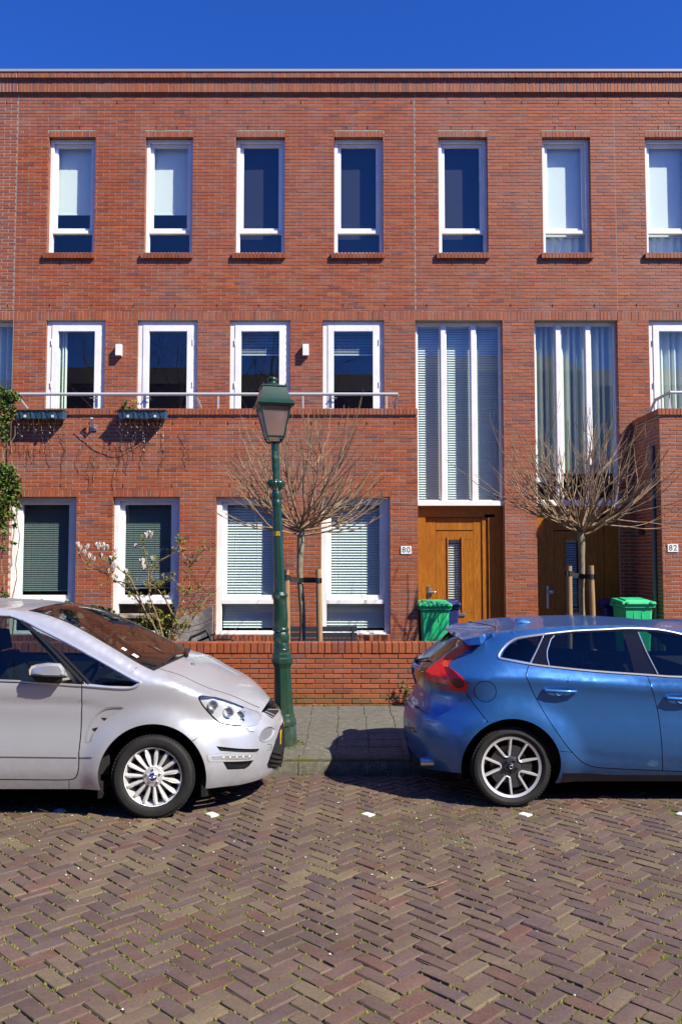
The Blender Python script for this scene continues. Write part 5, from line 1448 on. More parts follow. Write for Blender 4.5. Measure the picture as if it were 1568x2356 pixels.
# ============ silver people carrier, nose to the right
def silver_car():
    c = Car(6.17, .90, 2.2717, 2.2717, 0, 1351.7, .98, .34, []); c.belly = 1; c.tuck = .02; c.creases = []; c.rr = .05
    nose_px = [(1372,1030),(1440,975),(1470,930),(1480,860),(1484,790),(1478,735),(1472,690),(1440,645),(1415,620)]
    tab = sorted([(c.at(q,.75)[1], c.at(q,.75)[0]) for q in nose_px]); tab = [(z, x) for z, x in tab]
    c.ends = [('f', tab, .95, 2.6)]
    # rear end (outside the frame)
    xf = max(x for z,x in tab); xr = xf-4.77
    c.ends.append(('r', [(.2,xr+.05),(.6,xr),(.9,xr+.02),(1.3,xr+.22),(1.66,xr+.55)], .8, 2.6))
    WCx, WCz = c.at((797,992), .02); R_ = WCz; Ra = 279/2.2717/ (FPX/6.17)*.985
    wc2 = WCx-2.85
    c.flares = [(WCx, WCz, Ra, Ra+.16, .035), (wc2, WCz, Ra, Ra+.16, .035)]
    E_px = [(120,131),(330,195),(560,325),(690,408),(772,452),(900,490),(1040,552),(1200,600),(1362,658)]
    C_px = [(300,131),(480,182),(700,268),(850,352),(968,420),(1060,443),(1170,484),(1290,540),(1405,614)]
    E_ = c.pts(E_px); C_ = [(c.at(q, c.hw*.98)[0], max(c.at(q, c.hw*1.25)[1], e_[1]+.035)) for q, e_ in zip(C_px, E_)]
    e0 = c.pt((0,104)); c0 = c.at((0,82), c.hw*1.38)
    dz = E_[0][1]
    back_e = [(xr+.50,1.36),(xr+.9,1.50),(xr+1.6,1.56),(E_[0][0]-1.1,e0[1]+.03),(e0[0]-.2,e0[1]+.01)]
    back_c = [(xr+.35,1.42),(xr+.85,1.60),(xr+1.6,1.655),(C_[0][0]-1.2,c0[1]+.02),(c0[0]-.1,c0[1]+.004)]
    E_ = back_e+E_; C_ = back_c+C_
    Esm = smooth_poly([(*a,*b) for a,b in zip(E_,C_)], 5)
    c.shoulder = sorted([(a[0],a[1]) for a in Esm])+[(xf+.2, Esm[-1][1]-.15)]
    c.creases = [([c.pt((-2400,560)), c.pt((0,590)), c.pt((425,606)), c.pt((560,618))], .045, .008)]
    root = empty('parked_car', (xf-2.4, c.yn+c.hw, 0), 'silver people carrier parked on the left with its nose towards the green lantern', 'car')
    # outline of the side sheet
    top = [(a[0],a[1]) for a in Esm]
    front = c.pts([(1400,648),(1425,637)])
    nose = [c.at(q,.80) for q in [(1440,645),(1472,690),(1478,735),(1484,790),(1480,860),(1470,930),(1440,975)]]
    fr = [top[-1]]+[c.at((1414,620),.85)]+nose
    bot = [c.at((1372,1012),.35), c.pt((1240,1035)), c.pt((1130,1046)), c.pt((1062,1052))]
    zs = c.pt((300,1053))[1]
    rear = [(xr+.05,.30),(xr,.6),(xr+.02,.9),(xr+.22,1.3)]
    outline = top+fr[1:]+bot+[(WCx+Ra*.97, zs),(WCx-Ra*1.0, zs),(wc2+Ra, zs),(wc2-Ra*.98, zs+.02),(xr+.2,zs+.03)]+rear
    circ = lambda cx, cz, r, n=64: [(cx+r*cos(2*pi*k/n), cz+r*sin(2*pi*k/n)) for k in range(n)]
    seam = lambda q, w_=.007: ribbon(resample(c.pts(q), .02, False), w_)
    Rg = []
    def reg(name, poly): Rg.append({'name': name if name != 'seam' else 'seam%d' % len(Rg), 'poly': poly})
    reg('hole', circ(WCx, WCz, Ra)); reg('hole', circ(wc2, WCz, Ra))
    # glasshouse
    glassf = c.pts([(160,207),(225,240),(330,288),(450,350),(600,435),(690,487),(722,500),(690,517),(560,514),(448,500),(420,475),(300,350),(200,250)])
    reg('pane_f', glassf)
    reg('pane_d', c.pts([(-480,140),(0,156),(60,162),(105,178),(150,225),(250,345),(335,440),(385,492),(380,500),(180,488),(0,478),(-500,472)]))
    reg('pane_r', c.pts([(-1150,160),(-900,142),(-560,140),(-560,472),(-1150,466)])); reg('pane_q', [(xr+.62,1.03),(xr+.75,1.36),(xr+1.05,1.43),(xr+1.25,1.44),(xr+1.25,.99)])
    reg('pillar', c.pts([(-540,132),(60,150),(140,185),(190,225),(300,340),(430,470),(445,513),(425,512),(-540,478)]))
    reg('pillar', c.pts([(-1190,140),(-540,126),(-540,478),(-1180,480)]))
    # seams
    dl = smooth_poly([(429,512),(428,640),(424,760),(415,850),(413,930),(408,965),(398,990),(375,1003),(300,1006),(0,1003),(-520,1000)], 3)
    reg('seam', seam(dl, .008)); reg('seam', seam([(-560,480),(-560,1000)], .008)); reg('seam', seam([(362,1010),(362,1052)], .005))
    reg('seam', seam([(1005,803),(1070,758),(1135,712)], .005))
    reg('seam', seam([(1285,732),(1300,752),(1328,754)], .004)); reg('seam', seam([(1397,822),(1418,820),(1416,850),(1395,853)], .003))
    reg('seam', seam([(700,425),(712,418),(690,445)], .003))
    # fender vent
    reg('vent_in', c.pts([(527,681),(560,684),(547,697)])); reg('vent_in', c.pts([(480,739),(515,730),(496,757)]))
    reg('vent_edge', ribbon(resample(smooth_poly(c.pts([(446,812),(447,780),(465,725),(500,670),(550,635),(600,627),(641,630),(622,650),(570,683),(510,730),(482,780),(474,808),(460,814),(447,810)]),3), .02, False), .009))
    reg('vent', smooth_poly(c.pts([(446,812),(447,780),(465,725),(500,670),(550,635),(600,627),(641,630),(622,650),(570,683),(510,730),(482,780),(474,808)]), 2, True))
    # headlight
    hl = smooth_poly(c.pts([(1036,566),(1090,571),(1150,583),(1220,602),(1290,632),(1366,670),(1352,700),(1335,722),(1260,727),(1200,722),(1142,708),(1105,675),(1065,630),(1045,600)]), 2, True)
    reg('headlight', hl)
    # nose details
    reg('gr_up', c.pts([(1372,650),(1398,634),(1417,624),(1436,640),(1450,662),(1424,686),(1400,672)]))
    reg('fog_ring', circ(*c.pt((1393,766)), .052, 28))
    reg('mesh', c.pts([(1130,830),(1355,843),(1345,860),(1150,854)])); reg('mesh', c.pts([(1165,912),(1325,903),(1300,935),(1280,948),(1188,952)]))
    reg('drl_in', c.pts([(1106,884),(1318,877),(1306,898),(1112,897)])); reg('drl', c.pts([(1082,872),(1140,868),(1350,852),(1322,903),(1165,910),(1092,910)]))
    reg('gr_low', c.pts([(1480,700),(1466,722),(1440,800),(1412,880),(1397,925),(1400,938),(1440,950),(1470,935),(1490,850),(1490,720)]))
    reg('mould', c.pts([(-520,838),(414,851),(412,886),(-520,876)])); reg('mould2', c.pts([(418,850),(500,855),(488,884),(418,887)]))
    reg('door', c.pts([(-554,476),(-554,1000)]+[(300,1004)]+dl[:0]+[(375,1001),(398,987),(408,962),(413,925),(415,850),(424,760),(428,640),(428,514)]))
    res = c.sheet(Rg, outline, .03, root)
    def get(*ks): return sum((res.get(k, []) for k in ks), [])
    # body: both sides + top
    m = MB()
    for far in (False, True):
        c.surf(m, get('body','mould2'), 0, far)
        if far: c.surf(m, get('door','mould','vent_edge','mould'), 0, far)
    body_m = [SILVER]
    grid = c.loft(E_, C_, None); nt_ = 10; sub = 5; nb = len(back_e)
    ws0, ws1 = (nb)*sub, (nb+4)*sub
    def strip(mb, i0, i1, j0, j1, lift=0):
        for i in range(i0, i1):
            for j in range(j0, j1):
                mb.quad(*(tuple(Vector(p)+Vector((0,0,lift))) for p in (grid[i][j], grid[i+1][j], grid[i+1][j+1], grid[i][j+1])))
    strip(m, 0, ws0, 0, 2*nt_); strip(m, ws1, len(grid)-1, 0, 2*nt_)
    strip(m, ws0, ws1, 0, 1); strip(m, ws0, ws1, 2*nt_-1, 2*nt_)
    body = m.build('body', SILVER, root, smooth=True, angle=radians(50))
    m = MB(); strip(m, ws0, ws1, 1, 2*nt_-1); m.build('windscreen', CARGLASS, root, smooth=True)
    m = MB()
    for j in (1, 2*nt_-1): m.tube([Vector(grid[i][j])+Vector((0,0,.002)) for i in range(ws0, ws1+1)], .005, 4)
    m.tube([Vector(grid[ws1][j])+Vector((-.01,0,.004)) for j in range(1, 2*nt_)], .012, 5); m.build('windscreen_seal', DKPL, root)
    m = MB()   # bonnet shut line
    m.tube([Vector(grid[i][2])+Vector((0,0,-.001)) for i in range(ws1, len(grid)-1)], .0035, 4); m.build('bonnet_gap', SEAM, root)
    # roof glass darker panel edge
    m = MB(); c.surf(m, get('door','mould','pillar_none'), 0, False); door = m.build('door', SILVER, root, smooth=True, angle=radians(50))
    m = MB(); c.surf(m, get('mould'), -.008, False); c.surf(m, get('mould2'), -.008, False); m.build('side_moulding', SILVER, root, smooth=True)
    c.both(get('pillar'), .006, 'window_pillar', DKPL, root, smooth=True)
    for k, far in (('pane_f',0),('pane_f',1),('pane_d',0),('pane_d',1),('pane_r',0),('pane_r',1),('pane_q',0),('pane_q',1)):
        m = MB(); c.surf(m, get(k), .009, bool(far)); m.build('side_window', CARGLASS if k != 'pane_r' and k != 'pane_q' else CARGLASSD, root, smooth=True)
    for k in [k for k in res if k.startswith('seam')]: c.both(res[k], .010, 'shut_line', SEAM, root)
    c.both(get('vent'), .010, 'wing_vent', SILVER, root, smooth=True)
    m = MB(); c.surf(m, get('vent_edge'), .003); m.build('vent_surround', CHROME if False else SILVER, root)
    c.both(get('vent_in'), .007, 'vent_slot', SEAM, root)
    # chrome strips
    m = MB(); tr = lambda q, r: polyline_tube(m, c, resample(smooth_poly(c.pts(q), 3), .03, False), r)
    tr([(-1150,150),(-560,128),(0,146),(60,151),(110,168),(180,200)], .008); tr([(118,168),(330,276),(450,340),(600,425),(700,480),(735,497),(700,522),(640,526),(540,520),(432,511)], .010); tr([(425,512),(180,497),(0,486),(-560,480),(-1150,476)], .008)
    m.build('window_trim', CHROME, root, smooth=True)
    m = MB(); m2 = m; polyline_tube(m, c, c.pts([(112,178),(190,240),(300,352),(430,492)]), .016); polyline_tube(m, c, c.pts([(196,236),(310,335),(440,470),(470,502)]), .012); m.build('window_pillar_strip', DKPL, root, smooth=True)
    # headlight
    lens = c.both(get('headlight'), .0, 'headlight', LENS, root, smooth=True)
    c.both(get('headlight'), .05, 'reflector', mat('lamp_bowl',(.85,.86,.88),.4,.3), lens, smooth=True)
    for q, r in (((1190,655),.038),((1250,672),.034),((1110,620),.036)):
        x, z = c.pt(q); o = c.off(x,z); m = MB(); m.lathe([(r,.022),(r*.98,.018),(r*.8,.034),(r*.4,.046),(0,.030)], (x,c.yn+o,z), 20, 'y'); m.lathe([(r*1.15,.030),(r,.022)], (x,c.yn+o,z), 20, 'y'); m.build('projector', HLREF, lens, smooth=True)
    m = MB(); c.surf(m, [f for f in get('headlight') if sum(c.vv[i][0] for i in f)/3 > c.pt((1268,650))[0]], .012); m.build('lamp_inner_panel', SILVER, lens, smooth=True)
    # bumper openings
    mg = c.both(get('mesh'), .02, 'bumper_intake', DKPL, root)
    m = MB(); c.surf(m, get('drl'), -.004); m.build('running_light_surround', CHROME, root, smooth=True)
    m = MB(); c.surf(m, get('drl_in'), .004); dl_ = m.build('running_light', HLREF, root)
    for k in range(5):
        x, z = c.pt((1165+k*34, 888-k*1.2)); o = c.off(x,z); m = MB(); m.lathe([(.0,-.002),(.010,.001),(.012,.006)], (x,c.yn+o,z), 10, 'y'); m.build('led', PLATEW, dl_)
    for row, (y0, y1, xa, xb) in enumerate(((834,852,1145,1345),(916,944,1185,1300))):
        m = MB()
        for k in range(15):
            q = xa+(xb-xa)*k/14
            polyline_tube(m, c, c.pts([(q,y0),(q+6,(y0+y1)/2),(q,y1)]), .002, -.012, n=3)
        polyline_tube(m, c, c.pts([(xa,(y0+y1)/2),(xb,(y0+y1)/2)]), .002, -.012, n=3); m.build('mesh_bars', GRAPH, mg)
    x, z = c.pt((1393,766)); o = c.off(x,z); c.both(get('fog_ring'), .012, 'fog_light_bezel', HLREF, root, smooth=True)
    m = MB(); 
    polyline_tube(m, c, circ(x,z,.050,24)+[circ(x,z,.050,24)[0]], .006); m.build('fog_light_ring', SILVER, root, smooth=True)
    c.both(get('gr_up'), .008, 'upper_grille', DKPL, root, smooth=True)
    m = MB(); 
    for a, b in (((1385,650),(1432,668)),((1398,640),(1442,655)),((1380,660),(1425,680))): polyline_tube(m, c, c.pts([a,b]), .005, .0); 
    m.build('grille_bar', CHROME, root)
    c.both(get('gr_low'), .015, 'lower_grille', SEAM, root, smooth=True)
    for y_ in (860,885,908,930):
        m = MB(); x0_ = {860:1425,885:1416,908:1410,930:1408}[y_]; P_ = [c.pt((x0_+ (1470-x0_)*k/5, y_+k*1.5)) for k in range(6)]
        polyline_tube(m, c, P_, .009, .004); m.build('grille_slat', DKPL, root, smooth=True)
    m = MB(); polyline_tube(m, c, c.pts([(1466,722),(1440,800),(1412,880),(1397,925),(1402,940),(1440,950)]), .006, .002); m.build('grille_surround', DKPL, root, smooth=True)
    # number plate: centre of the nose
    xn_ = interp(tab, .44)-.030; m = MB(); z0_, z1_ = c.at((1480,800),.85)[1], c.at((1480,735),.85)[1]
    m.box(xn_, xn_+.008, c.yn+c.hw-.20, c.yn+c.hw+.20, z0_, z1_); m.build('number_plate', mat('plate_yellow',(.75,.42,.03),.4), root, bevel=.003)
    m = MB(); m.box(xn_-.06, xn_-.001, c.yn+c.hw-.22, c.yn+c.hw+.22, z0_-.02, z1_+.02); m.build('plate_holder', DKPL, root)
    # mirror
    o_ = -.15
    mpt = lambda q, d: Vector((lambda p: (p[0], c.yn+d, p[1]))(c.at(q, d)))
    m = MB(); rings = []
    for d, q in ((.10,[(200,410),(260,400),(320,405),(338,430),(338,460),(325,468),(230,466),(170,460),(180,430)]),(.03,[(185,402),(250,393),(318,397),(340,425),(341,462),(325,471),(230,468),(157,460),(160,425)]),(-.07,[(185,403),(250,394),(316,398),(338,425),(338,460),(322,469),(230,466),(155,458),(158,425)]),(-.11,[(200,415),(250,408),(305,411),(322,430),(322,452),(310,459),(230,457),(180,450),(180,430)])):
        rings.append([mpt(p, d) for p in q])
    for r_ in rings: m.v += [tuple(p) for p in r_]
    n = 9
    for i in range(3):
        for j in range(n): m.face([i*n+j,i*n+(j+1)%n,(i+1)*n+(j+1)%n,(i+1)*n+j])
    m.face([27+j for j in range(n)]); m.face([j for j in range(n)][::-1])
    mo_ = m.build('wing_mirror', SILVER, root, smooth=True, angle=radians(50))
    m = MB(); 
    a, b = [mpt(q,-.07) for q in ((160,462),(330,470),(325,490),(290,500),(200,496),(180,480))], [mpt(q,.05) for q in ((165,462),(330,472),(325,488),(290,498),(200,492),(180,478))]
    m.v = [tuple(p) for p in a+b]
    for j in range(6): m.face([j,(j+1)%6,6+(j+1)%6,6+j])
    m.face([0,1,2,3,4,5]); m.face([11,10,9,8,7,6]); m.build('mirror_foot', DKPL, mo_, smooth=True, angle=radians(40))
    m = MB(); m.tube([mpt((300,487),.0), mpt((375,478),.05)], .022, 8); m.build('mirror_arm', DKPL, mo_, smooth=True)
    m = MB(); pq = [mpt(q,-.085) for q in ((152,432),(165,412),(195,406),(203,425),(190,452),(155,458))]; m.v = [tuple(p) for p in pq]; m.face([0,1,2,3,4,5])
    pq2 = [mpt(q,.03) for q in ((150,432),(162,411),(185,403))]; m.v += [tuple(p) for p in pq2]; m.face([0,1,7,6]); m.face([1,2,8,7]); m.build('indicator', mat('indicator_lens',(.75,.62,.5),.15), mo_, smooth=True)
    # wheels, arches, floor, cabin
    for cx in (WCx, wc2):
        make_wheel(root, cx, WCz, c.yn+.012, WCz, WCz*.715, 'silver', rot=radians(83)); make_wheel(root, cx, WCz+.13, c.yn+2*c.hw-.012, WCz, WCz*.715, 'silver', True, .4)
        arch_liner(c, root, cx, WCz, Ra)
    m = MB(); m.box(xr+.3, xf-.5, c.yn+.18, c.yn+2*c.hw-.18, .20, .30); m.build('underbody', SEAM, root)
    m = MB(); m.box(WCx-1.25, WCx-1.2, c.yn+.1, c.yn+2*c.hw-.1, .30, .62); m.box(xr+.5, WCx-.62, c.yn+.12, c.yn+2*c.hw-.12, .32, .38)
    for y0 in (c.yn+.12, c.yn+2*c.hw-.14): m.box(xr+.6, WCx-.35, y0, y0+.02, .3, .95)
    xd = c.pt((500,480))[0]
    m.hexa([(xd-.05,c.yn+.12,.62),(xd+.62,c.yn+.2,.62),(xd+.62,c.yn+2*c.hw-.2,.62),(xd-.05,c.yn+2*c.hw-.12,.62),(xd-.05,c.yn+.12,.99),(xd+.72,c.yn+.25,.93),(xd+.72,c.yn+2*c.hw-.25,.93),(xd-.05,c.yn+2*c.hw-.12,.99)])
    m.build('dashboard', CABIN, root)
    for x in (WCx-1.15, WCx-2.0):
        for y in (c.yn+.45, c.yn+2*c.hw-.45): simple_seat(root, x, y, .42)
    sx_, sz_ = c.at((405,378), .45); m = MB(); a0 = Vector((sx_-.02, c.yn+1.35, sz_-.02))
    m.tube([a0+Vector((.07*cos(t), .18*sin(t), .17*cos(t)+.0)) for t in [2*pi*k/20 for k in range(21)]], .016, 6); m.tube([a0, a0+Vector((.25,0,-.1))], .03, 6); m.build('steering_wheel', CABIN, root, smooth=True)
    # wipers and jets, stickers on the screen
    g = grid[ws1]; m = MB()
    m.tube([Vector(g[3])+Vector((.0,0,.02)), Vector(g[8])+Vector((-.05,0,.03)), Vector(g[12])+Vector((-.10,0,.05))], .010, 5); m.tube([Vector(g[9])+Vector((.03,0,.01)), Vector(g[13])+Vector((-.03,0,.03))], .014, 5); m.build('wiper', DKPL, root)
    for i, j, s_ in ((ws0+11,2,.04),(ws0+13,2,.05)):
        a, b, d_ = Vector(grid[i][j]), Vector(grid[i+1][j]), Vector(grid[i][j+1]); up = Vector((0,0,.004)); u = (b-a).normalized()*s_; v_ = (d_-a).normalized()*.06
        m = MB(); m.quad(a+up, a+u+up, a+u+v_+up, a+v_+up); m.build('permit_sticker', PLATEW, root)
    m = MB(); q = Vector(grid[ws1+4][7]); m.lathe([(.018,0),(.012,.012),(0,.014)], q, 8); m.build('washer_jet', DKPL, root)
    # mud flaps
    m = MB(); x, z = c.pt((518,1040)); m.box(x-.012, x+.012, c.yn+.03, c.yn+.22, z-.09, z+.02); x, z = c.at((1075,1075),.1); m.box(x-.03, x+.01, c.yn+.08, c.yn+.2, z-.02, z+.10); m.build('mud_flap', SEAM, root)
silver_car()

# ============ blue hatchback, tail to the left
def blue_car():
    c = Car(6.46, .89, 2.2717, 2.2717, 877.77, 1380.5, .97, .36, []); c.belly = .6; c.tuck = .06; c.creases = []; c.rr = .07
    tail = [(165,865),(140,780),(126,700),(123,640),(132,575),(172,520),(186,460),(168,400),(165,360),(205,330),(300,250),(372,185)]
    tab = sorted([(c.at(q,.62)[1], c.at(q,.62)[0]) for q in tail])
    xr = min(x for z,x in tab); xf = xr+4.37
    c.ends = [('r', tab, .62, 2.4), ('f', [(.2,xf-.1),(.5,xf),(.7,xf-.03),(.95,xf-.35),(1.1,xf-.9),(1.45,xf-1.9)], .8, 2.4)]
    WCx, WCz = c.at((677,875), .02); R_ = WCz; Ra = 258/2.2717/(FPX/6.46)*.985; wc2 = WCx+2.647
    c.flares = [(WCx, WCz, Ra, Ra+.22, .045), (wc2, WCz, Ra, Ra+.2, .04)]
    E_px = [(583,176),(700,160),(850,149),(1000,140),(1300,136),(1568,158)]
    C_px = [(592,135),(720,114),(850,102),(1000,96),(1300,98),(1568,121)]
    E_ = c.pts(E_px)+[(xf-1.75,1.30),(xf-1.35,1.10),(xf-1.0,1.0),(xf-.6,.92),(xf-.35,.80)]
    cc = [(c.at(q, c.hw*.95)[0], max(c.at(q, c.hw*1.55)[1], e_[1]+.006)) for q, e_ in zip(C_px, E_)]
    C_ = cc+[(xf-1.75,1.37),(xf-1.25,1.17),(xf-.85,1.02),(xf-.45,.92),(xf-.15,.78)]
    Esm = smooth_poly([(*a,*b) for a,b in zip(E_,C_)], 5)
    spl_e = c.pts([(505,226),(583,167)])
    c.shoulder = [(xr-.5,1.6),(E_[0][0]-.02,E_[0][1]+.12)]+[(a[0],a[1]) for a in Esm]
    zc = lambda q: c.pt(q)
    c.creases = [([c.pt((345,370)), c.pt((600,385)), c.pt((770,395)), c.pt((900,410)), c.pt((1100,430)), c.pt((1400,455)), c.pt((1568,462)), (xf-.9,.83)], .060, -.020),
                 ([c.pt((1000,800)), c.pt((1200,822)), c.pt((1460,842)), (c.pt((1568,845))[0]+.6, c.pt((1568,845))[1])], .06, .006)]
    root = empty('parked_car', (xf-2.2, c.yn+c.hw, 0), 'blue hatchback parked on the right, tail lamp and rear wheel towards the lantern', 'car')
    top = [(a[0],a[1]) for a in Esm]
    zs = c.pt((1200,950))[1]
    rearp = [c.at(q,.66) for q in [(395,186),(372,196),(300,252),(205,332),(165,362),(168,400),(186,460),(172,520),(132,575),(123,640),(126,700),(140,780),(165,865)]]
    bot = c.pts([(225,880),(320,895),(412,905)])
    outline = c.pts([(505,222),(440,222)])[:2][::-1]
    outline = [c.pt((583,167))]+top[1:]+[(xf-.1,.74),(xf-.02,.6),(xf,.45),(xf-.1,.22),(wc2+Ra*.97,.20),(wc2-Ra,zs),(WCx+Ra*.97,zs),(WCx-Ra*.99,.23)]+bot[::-1]+rearp[::-1]+c.pts([(430,222),(505,226)])
    circ = lambda cx, cz, r, n=64: [(cx+r*cos(2*pi*k/n), cz+r*sin(2*pi*k/n)) for k in range(n)]
    seam = lambda q, w_=.006: ribbon(resample(c.pts(q), .02, False), w_)
    Rg = []
    def reg(name, poly): Rg.append({'name': name if name != 'seam' else 'seam%d' % len(Rg), 'poly': poly})
    reg('hole', circ(WCx, WCz, Ra)); reg('hole', circ(wc2, WCz, Ra))
    reg('lamp_white', c.pts([(219,408),(330,440),(372,466),(300,458),(236,446)]))
    reg('lamp_amber', c.pts([(330,305),(350,330),(345,350),(318,345),(312,330)]))
    reg('lamp_dark', smooth_poly(c.pts([(318,330),(352,350),(395,390),(428,430),(425,455),(395,462),(370,440),(345,400)]),2,True))
    reg('lamp', c.pts([(503,228),(440,231),(398,248),(330,290),(260,340),(226,372),(217,408),(226,440),(320,466),(438,484),(451,440),(420,402),(380,370),(343,342),(362,316),(430,270)]))
    reg('rear_glass', c.pts([(400,196),(372,206),(300,258),(208,338),(204,350),(236,352),(330,284),(395,243),(430,226)]))
    reg('hatch_black', c.pts([(208,345),(168,362),(165,390),(178,430),(196,462),(214,455),(215,400),(240,356)]))
    reg('reflector', c.pts([(134,640),(165,665),(186,695),(160,688),(138,668)]))
    reg('exhaust_gap', c.pts([(150,800),(160,795),(225,868),(210,872)]))
    # glass
    reg('pane_q', smooth_poly(c.pts([(624,297),(640,262),(668,232),(710,208),(770,196),(838,186),(806,260),(772,326),(700,312),(645,303)]),1,True))
    reg('pane_r', c.pts([(905,188),(1000,174),(1150,167),(1258,164),(1300,300),(1318,378),(1200,372),(1000,352),(874,340),(866,290),(880,225)]))
    reg('pane_f', c.pts([(1340,166),(1430,168),(1568,188),(1700,220),(1850,300),(1930,360),(1940,392),(1700,398),(1442,388),(1400,300)]))
    reg('pillar', c.pts([(838,184),(905,172),(1000,164),(1150,158),(1300,153),(1450,160),(1568,182),(1720,220),(1900,310),(1960,398),(1568,402),(1385,391),(1100,371),(860,345),(772,333),(806,260)]))
    rd = smooth_poly([(768,338),(756,375),(756,402),(775,450),(800,505),(870,625),(950,742),(1000,803),(1040,842),(1075,862),(1120,874),(1200,881),(1380,889),(1466,893)],3)
    fd = smooth_poly([(1384,393),(1398,430),(1412,475),(1435,560),(1450,650),(1462,780),(1466,893)],3)
    reg('seam', seam(rd)); reg('seam', seam(fd)); reg('seam', seam([(1466,893),(1568,897),(2400,905)]))
    reg('seam', seam([(440,486),(480,545),(520,595),(555,640)])); reg('seam', seam([(925,790),(962,792),(1000,797)],.004)); reg('seam', seam(smooth_poly([(503,228),(430,285),(362,318)],3), .004))
    reg('seam', seam(smooth_poly([(583,167),(570,190),(540,212),(505,228)],3), .005)); reg('seam', seam([(2380,430),(2400,600),(2390,905)]))
    fx, fz = c.pt((540,477)); reg('cap_gap', ribbon(circ(fx,fz,.0815,40)+[circ(fx,fz,.0815,40)[0]], .005))
    reg('cap', circ(fx,fz,.079,40))
    reg('sill', c.pts([(945,905),(1200,915),(2300,925),(2300,960),(930,960)]))
    reg('rear_door', c.pts([(768,338),(758,375),(759,402),(778,450),(803,505),(873,625),(953,742),(1003,803),(1040,839),(1075,859),(1120,871),(1200,878),(1380,886),(1463,890),(1459,780),(1447,650),(1432,560),(1409,475),(1395,430),(1381,393)]))
    reg('front_door', c.pts([(1387,393),(1401,430),(1415,475),(1438,560),(1453,650),(1465,780),(1469,890),(2388,902),(2396,600),(2376,430),(2300,400),(1960,400)]))
    res = c.sheet(Rg, outline, .03, root)
    def get(*ks): return sum((res.get(k, []) for k in ks), [])
    grid = c.loft(E_, C_, None, 10, 2.4); nt_ = 10; sub = 5
    ws0, ws1 = 6*sub-2, 8*sub
    m = MB()
    for far in (False, True): c.surf(m, get('body','sill_none'), 0, far)
    c.surf(m, get('rear_door','front_door','cap'), 0, True)
    def strip(mb, i0, i1, j0, j1, lift=0):
        for i in range(i0, i1):
            for j in range(j0, j1): mb.quad(*(tuple(Vector(p)+Vector((0,0,lift))) for p in (grid[i][j], grid[i+1][j], grid[i+1][j+1], grid[i][j+1])))
    strip(m, 0, ws0, 0, 2*nt_); strip(m, ws1, len(grid)-1, 0, 2*nt_); strip(m, ws0, ws1, 0, 1); strip(m, ws0, ws1, 2*nt_-1, 2*nt_)
    m.build('body', BLUE, root, smooth=True, angle=radians(50))
    m = MB(); strip(m, ws0, ws1, 1, 2*nt_-1); m.build('windscreen', CARGLASS, root, smooth=True)
    for k in ('rear_door','front_door'):
        m = MB(); c.surf(m, get(k), 0); d_ = m.build(k, BLUE, root, smooth=True, angle=radians(50))
        for hx_, hy in (((928,474),) if k == 'rear_door' else ((1562,514),)):
            x, z = c.pt((hx_,hy)); o = c.off(x,z); s_ = 1/(2.2717*298)
            m = MB(); m.lathe([(.0,.012),(.028,.008),(.042,.0),(.044,-.001)], (x+.005,c.yn+o,z), 24, 'y'); m.build('handle_cup', mat('handle_recess_blue',(.012,.07,.24),.4,.5), d_, smooth=True)
            m = MB(); P_ = [(x+u*.128, c.yn+o-q, z-.004*u) for u, q in ((-.99,.004),(-.9,.022),(-.3,.034),(.3,.036),(.9,.026),(1,.006))]
            m.tube(P_, [.012,.017,.015,.0125,.012,.010], 10); m.build('door_handle', BLUE, d_, smooth=True)
            m = MB(); m.tube([(x-.052,c.yn+o-.0305-.016,z+.002),(x-.052,c.yn+o-.0305-.012,z-.012)], .0015, 4); m.build('handle_gap', SEAM, d_)
    m = MB(); c.surf(m, get('cap'), 0); m.build('fuel_cap', BLUE, root, smooth=True)
    for k in [k for k in res if k.startswith('seam') or k == 'cap_gap']: c.both(res[k], .008, 'shut_line', SEAM, root)
    c.both(get('sill'), .01, 'sill', mat('dark_sill',(.012,.02,.05),.4), root, smooth=True)
    c.both(get('pillar'), .005, 'window_pillar', mat('gloss_black',(.008,.008,.01),.12), root, smooth=True)
    for k in ('pane_q','pane_r','pane_f'):
        for far in (False, True): m = MB(); c.surf(m, get(k), .006, far); m.build('side_window', CARGLASSD if k == 'pane_q' else CARGLASS, root, smooth=True)
    m = MB(); tr = lambda q, r, s_=3: polyline_tube(m, c, resample(smooth_poly(c.pts(q), s_), .03, False), r)
    tr([(852,179),(770,190),(705,201),(660,226),(630,256),(612,285),(612,302),(640,310),(772,334),(860,346),(1100,371),(1385,391),(1568,402),(1960,400)], .0085)
    tr([(852,179),(1000,163),(1150,156),(1300,150),(1450,157),(1568,180),(1720,218),(1900,308),(1965,398)], .0080)
    m.build('window_trim', CHROME, root, smooth=True)
    m = MB(); polyline_tube(m, c, c.pts([(846,182),(810,260),(776,330)]), .0045); polyline_tube(m, c, c.pts([(900,186),(882,205),(862,265),(862,300),(872,340)]), .004); polyline_tube(m, c, c.pts([(1338,168),(1380,270),(1440,388)]), .0045); m.build('window_edge_trim', CHROME, root, smooth=True)
    # lamps
    tl = c.both(get('lamp'), -.004, 'tail_light', LAMPR, root, smooth=True)
    c.both(get('lamp_dark'), -.002, 'lamp_dark_lens', LAMPD, tl, smooth=True)
    m = MB(); c.surf(m, get('lamp_amber'), -.002); m.build('lamp_bright_lens', LAMPB, tl, smooth=True)
    m = MB(); c.surf(m, get('lamp_white'), -.002); m.build('reversing_lens', mat('smoky_lens',(.25,.16,.16),.15), tl, smooth=True)
    c.both(get('rear_glass'), .004, 'rear_window', mat('rear_screen',(.03,.022,.018),.05,0,1.0), root, smooth=True)
    c.both(get('hatch_black'), .0, 'hatch_trim', mat('gloss_black_hatch',(.02,.016,.014),.1,0,1.0), root, smooth=True)
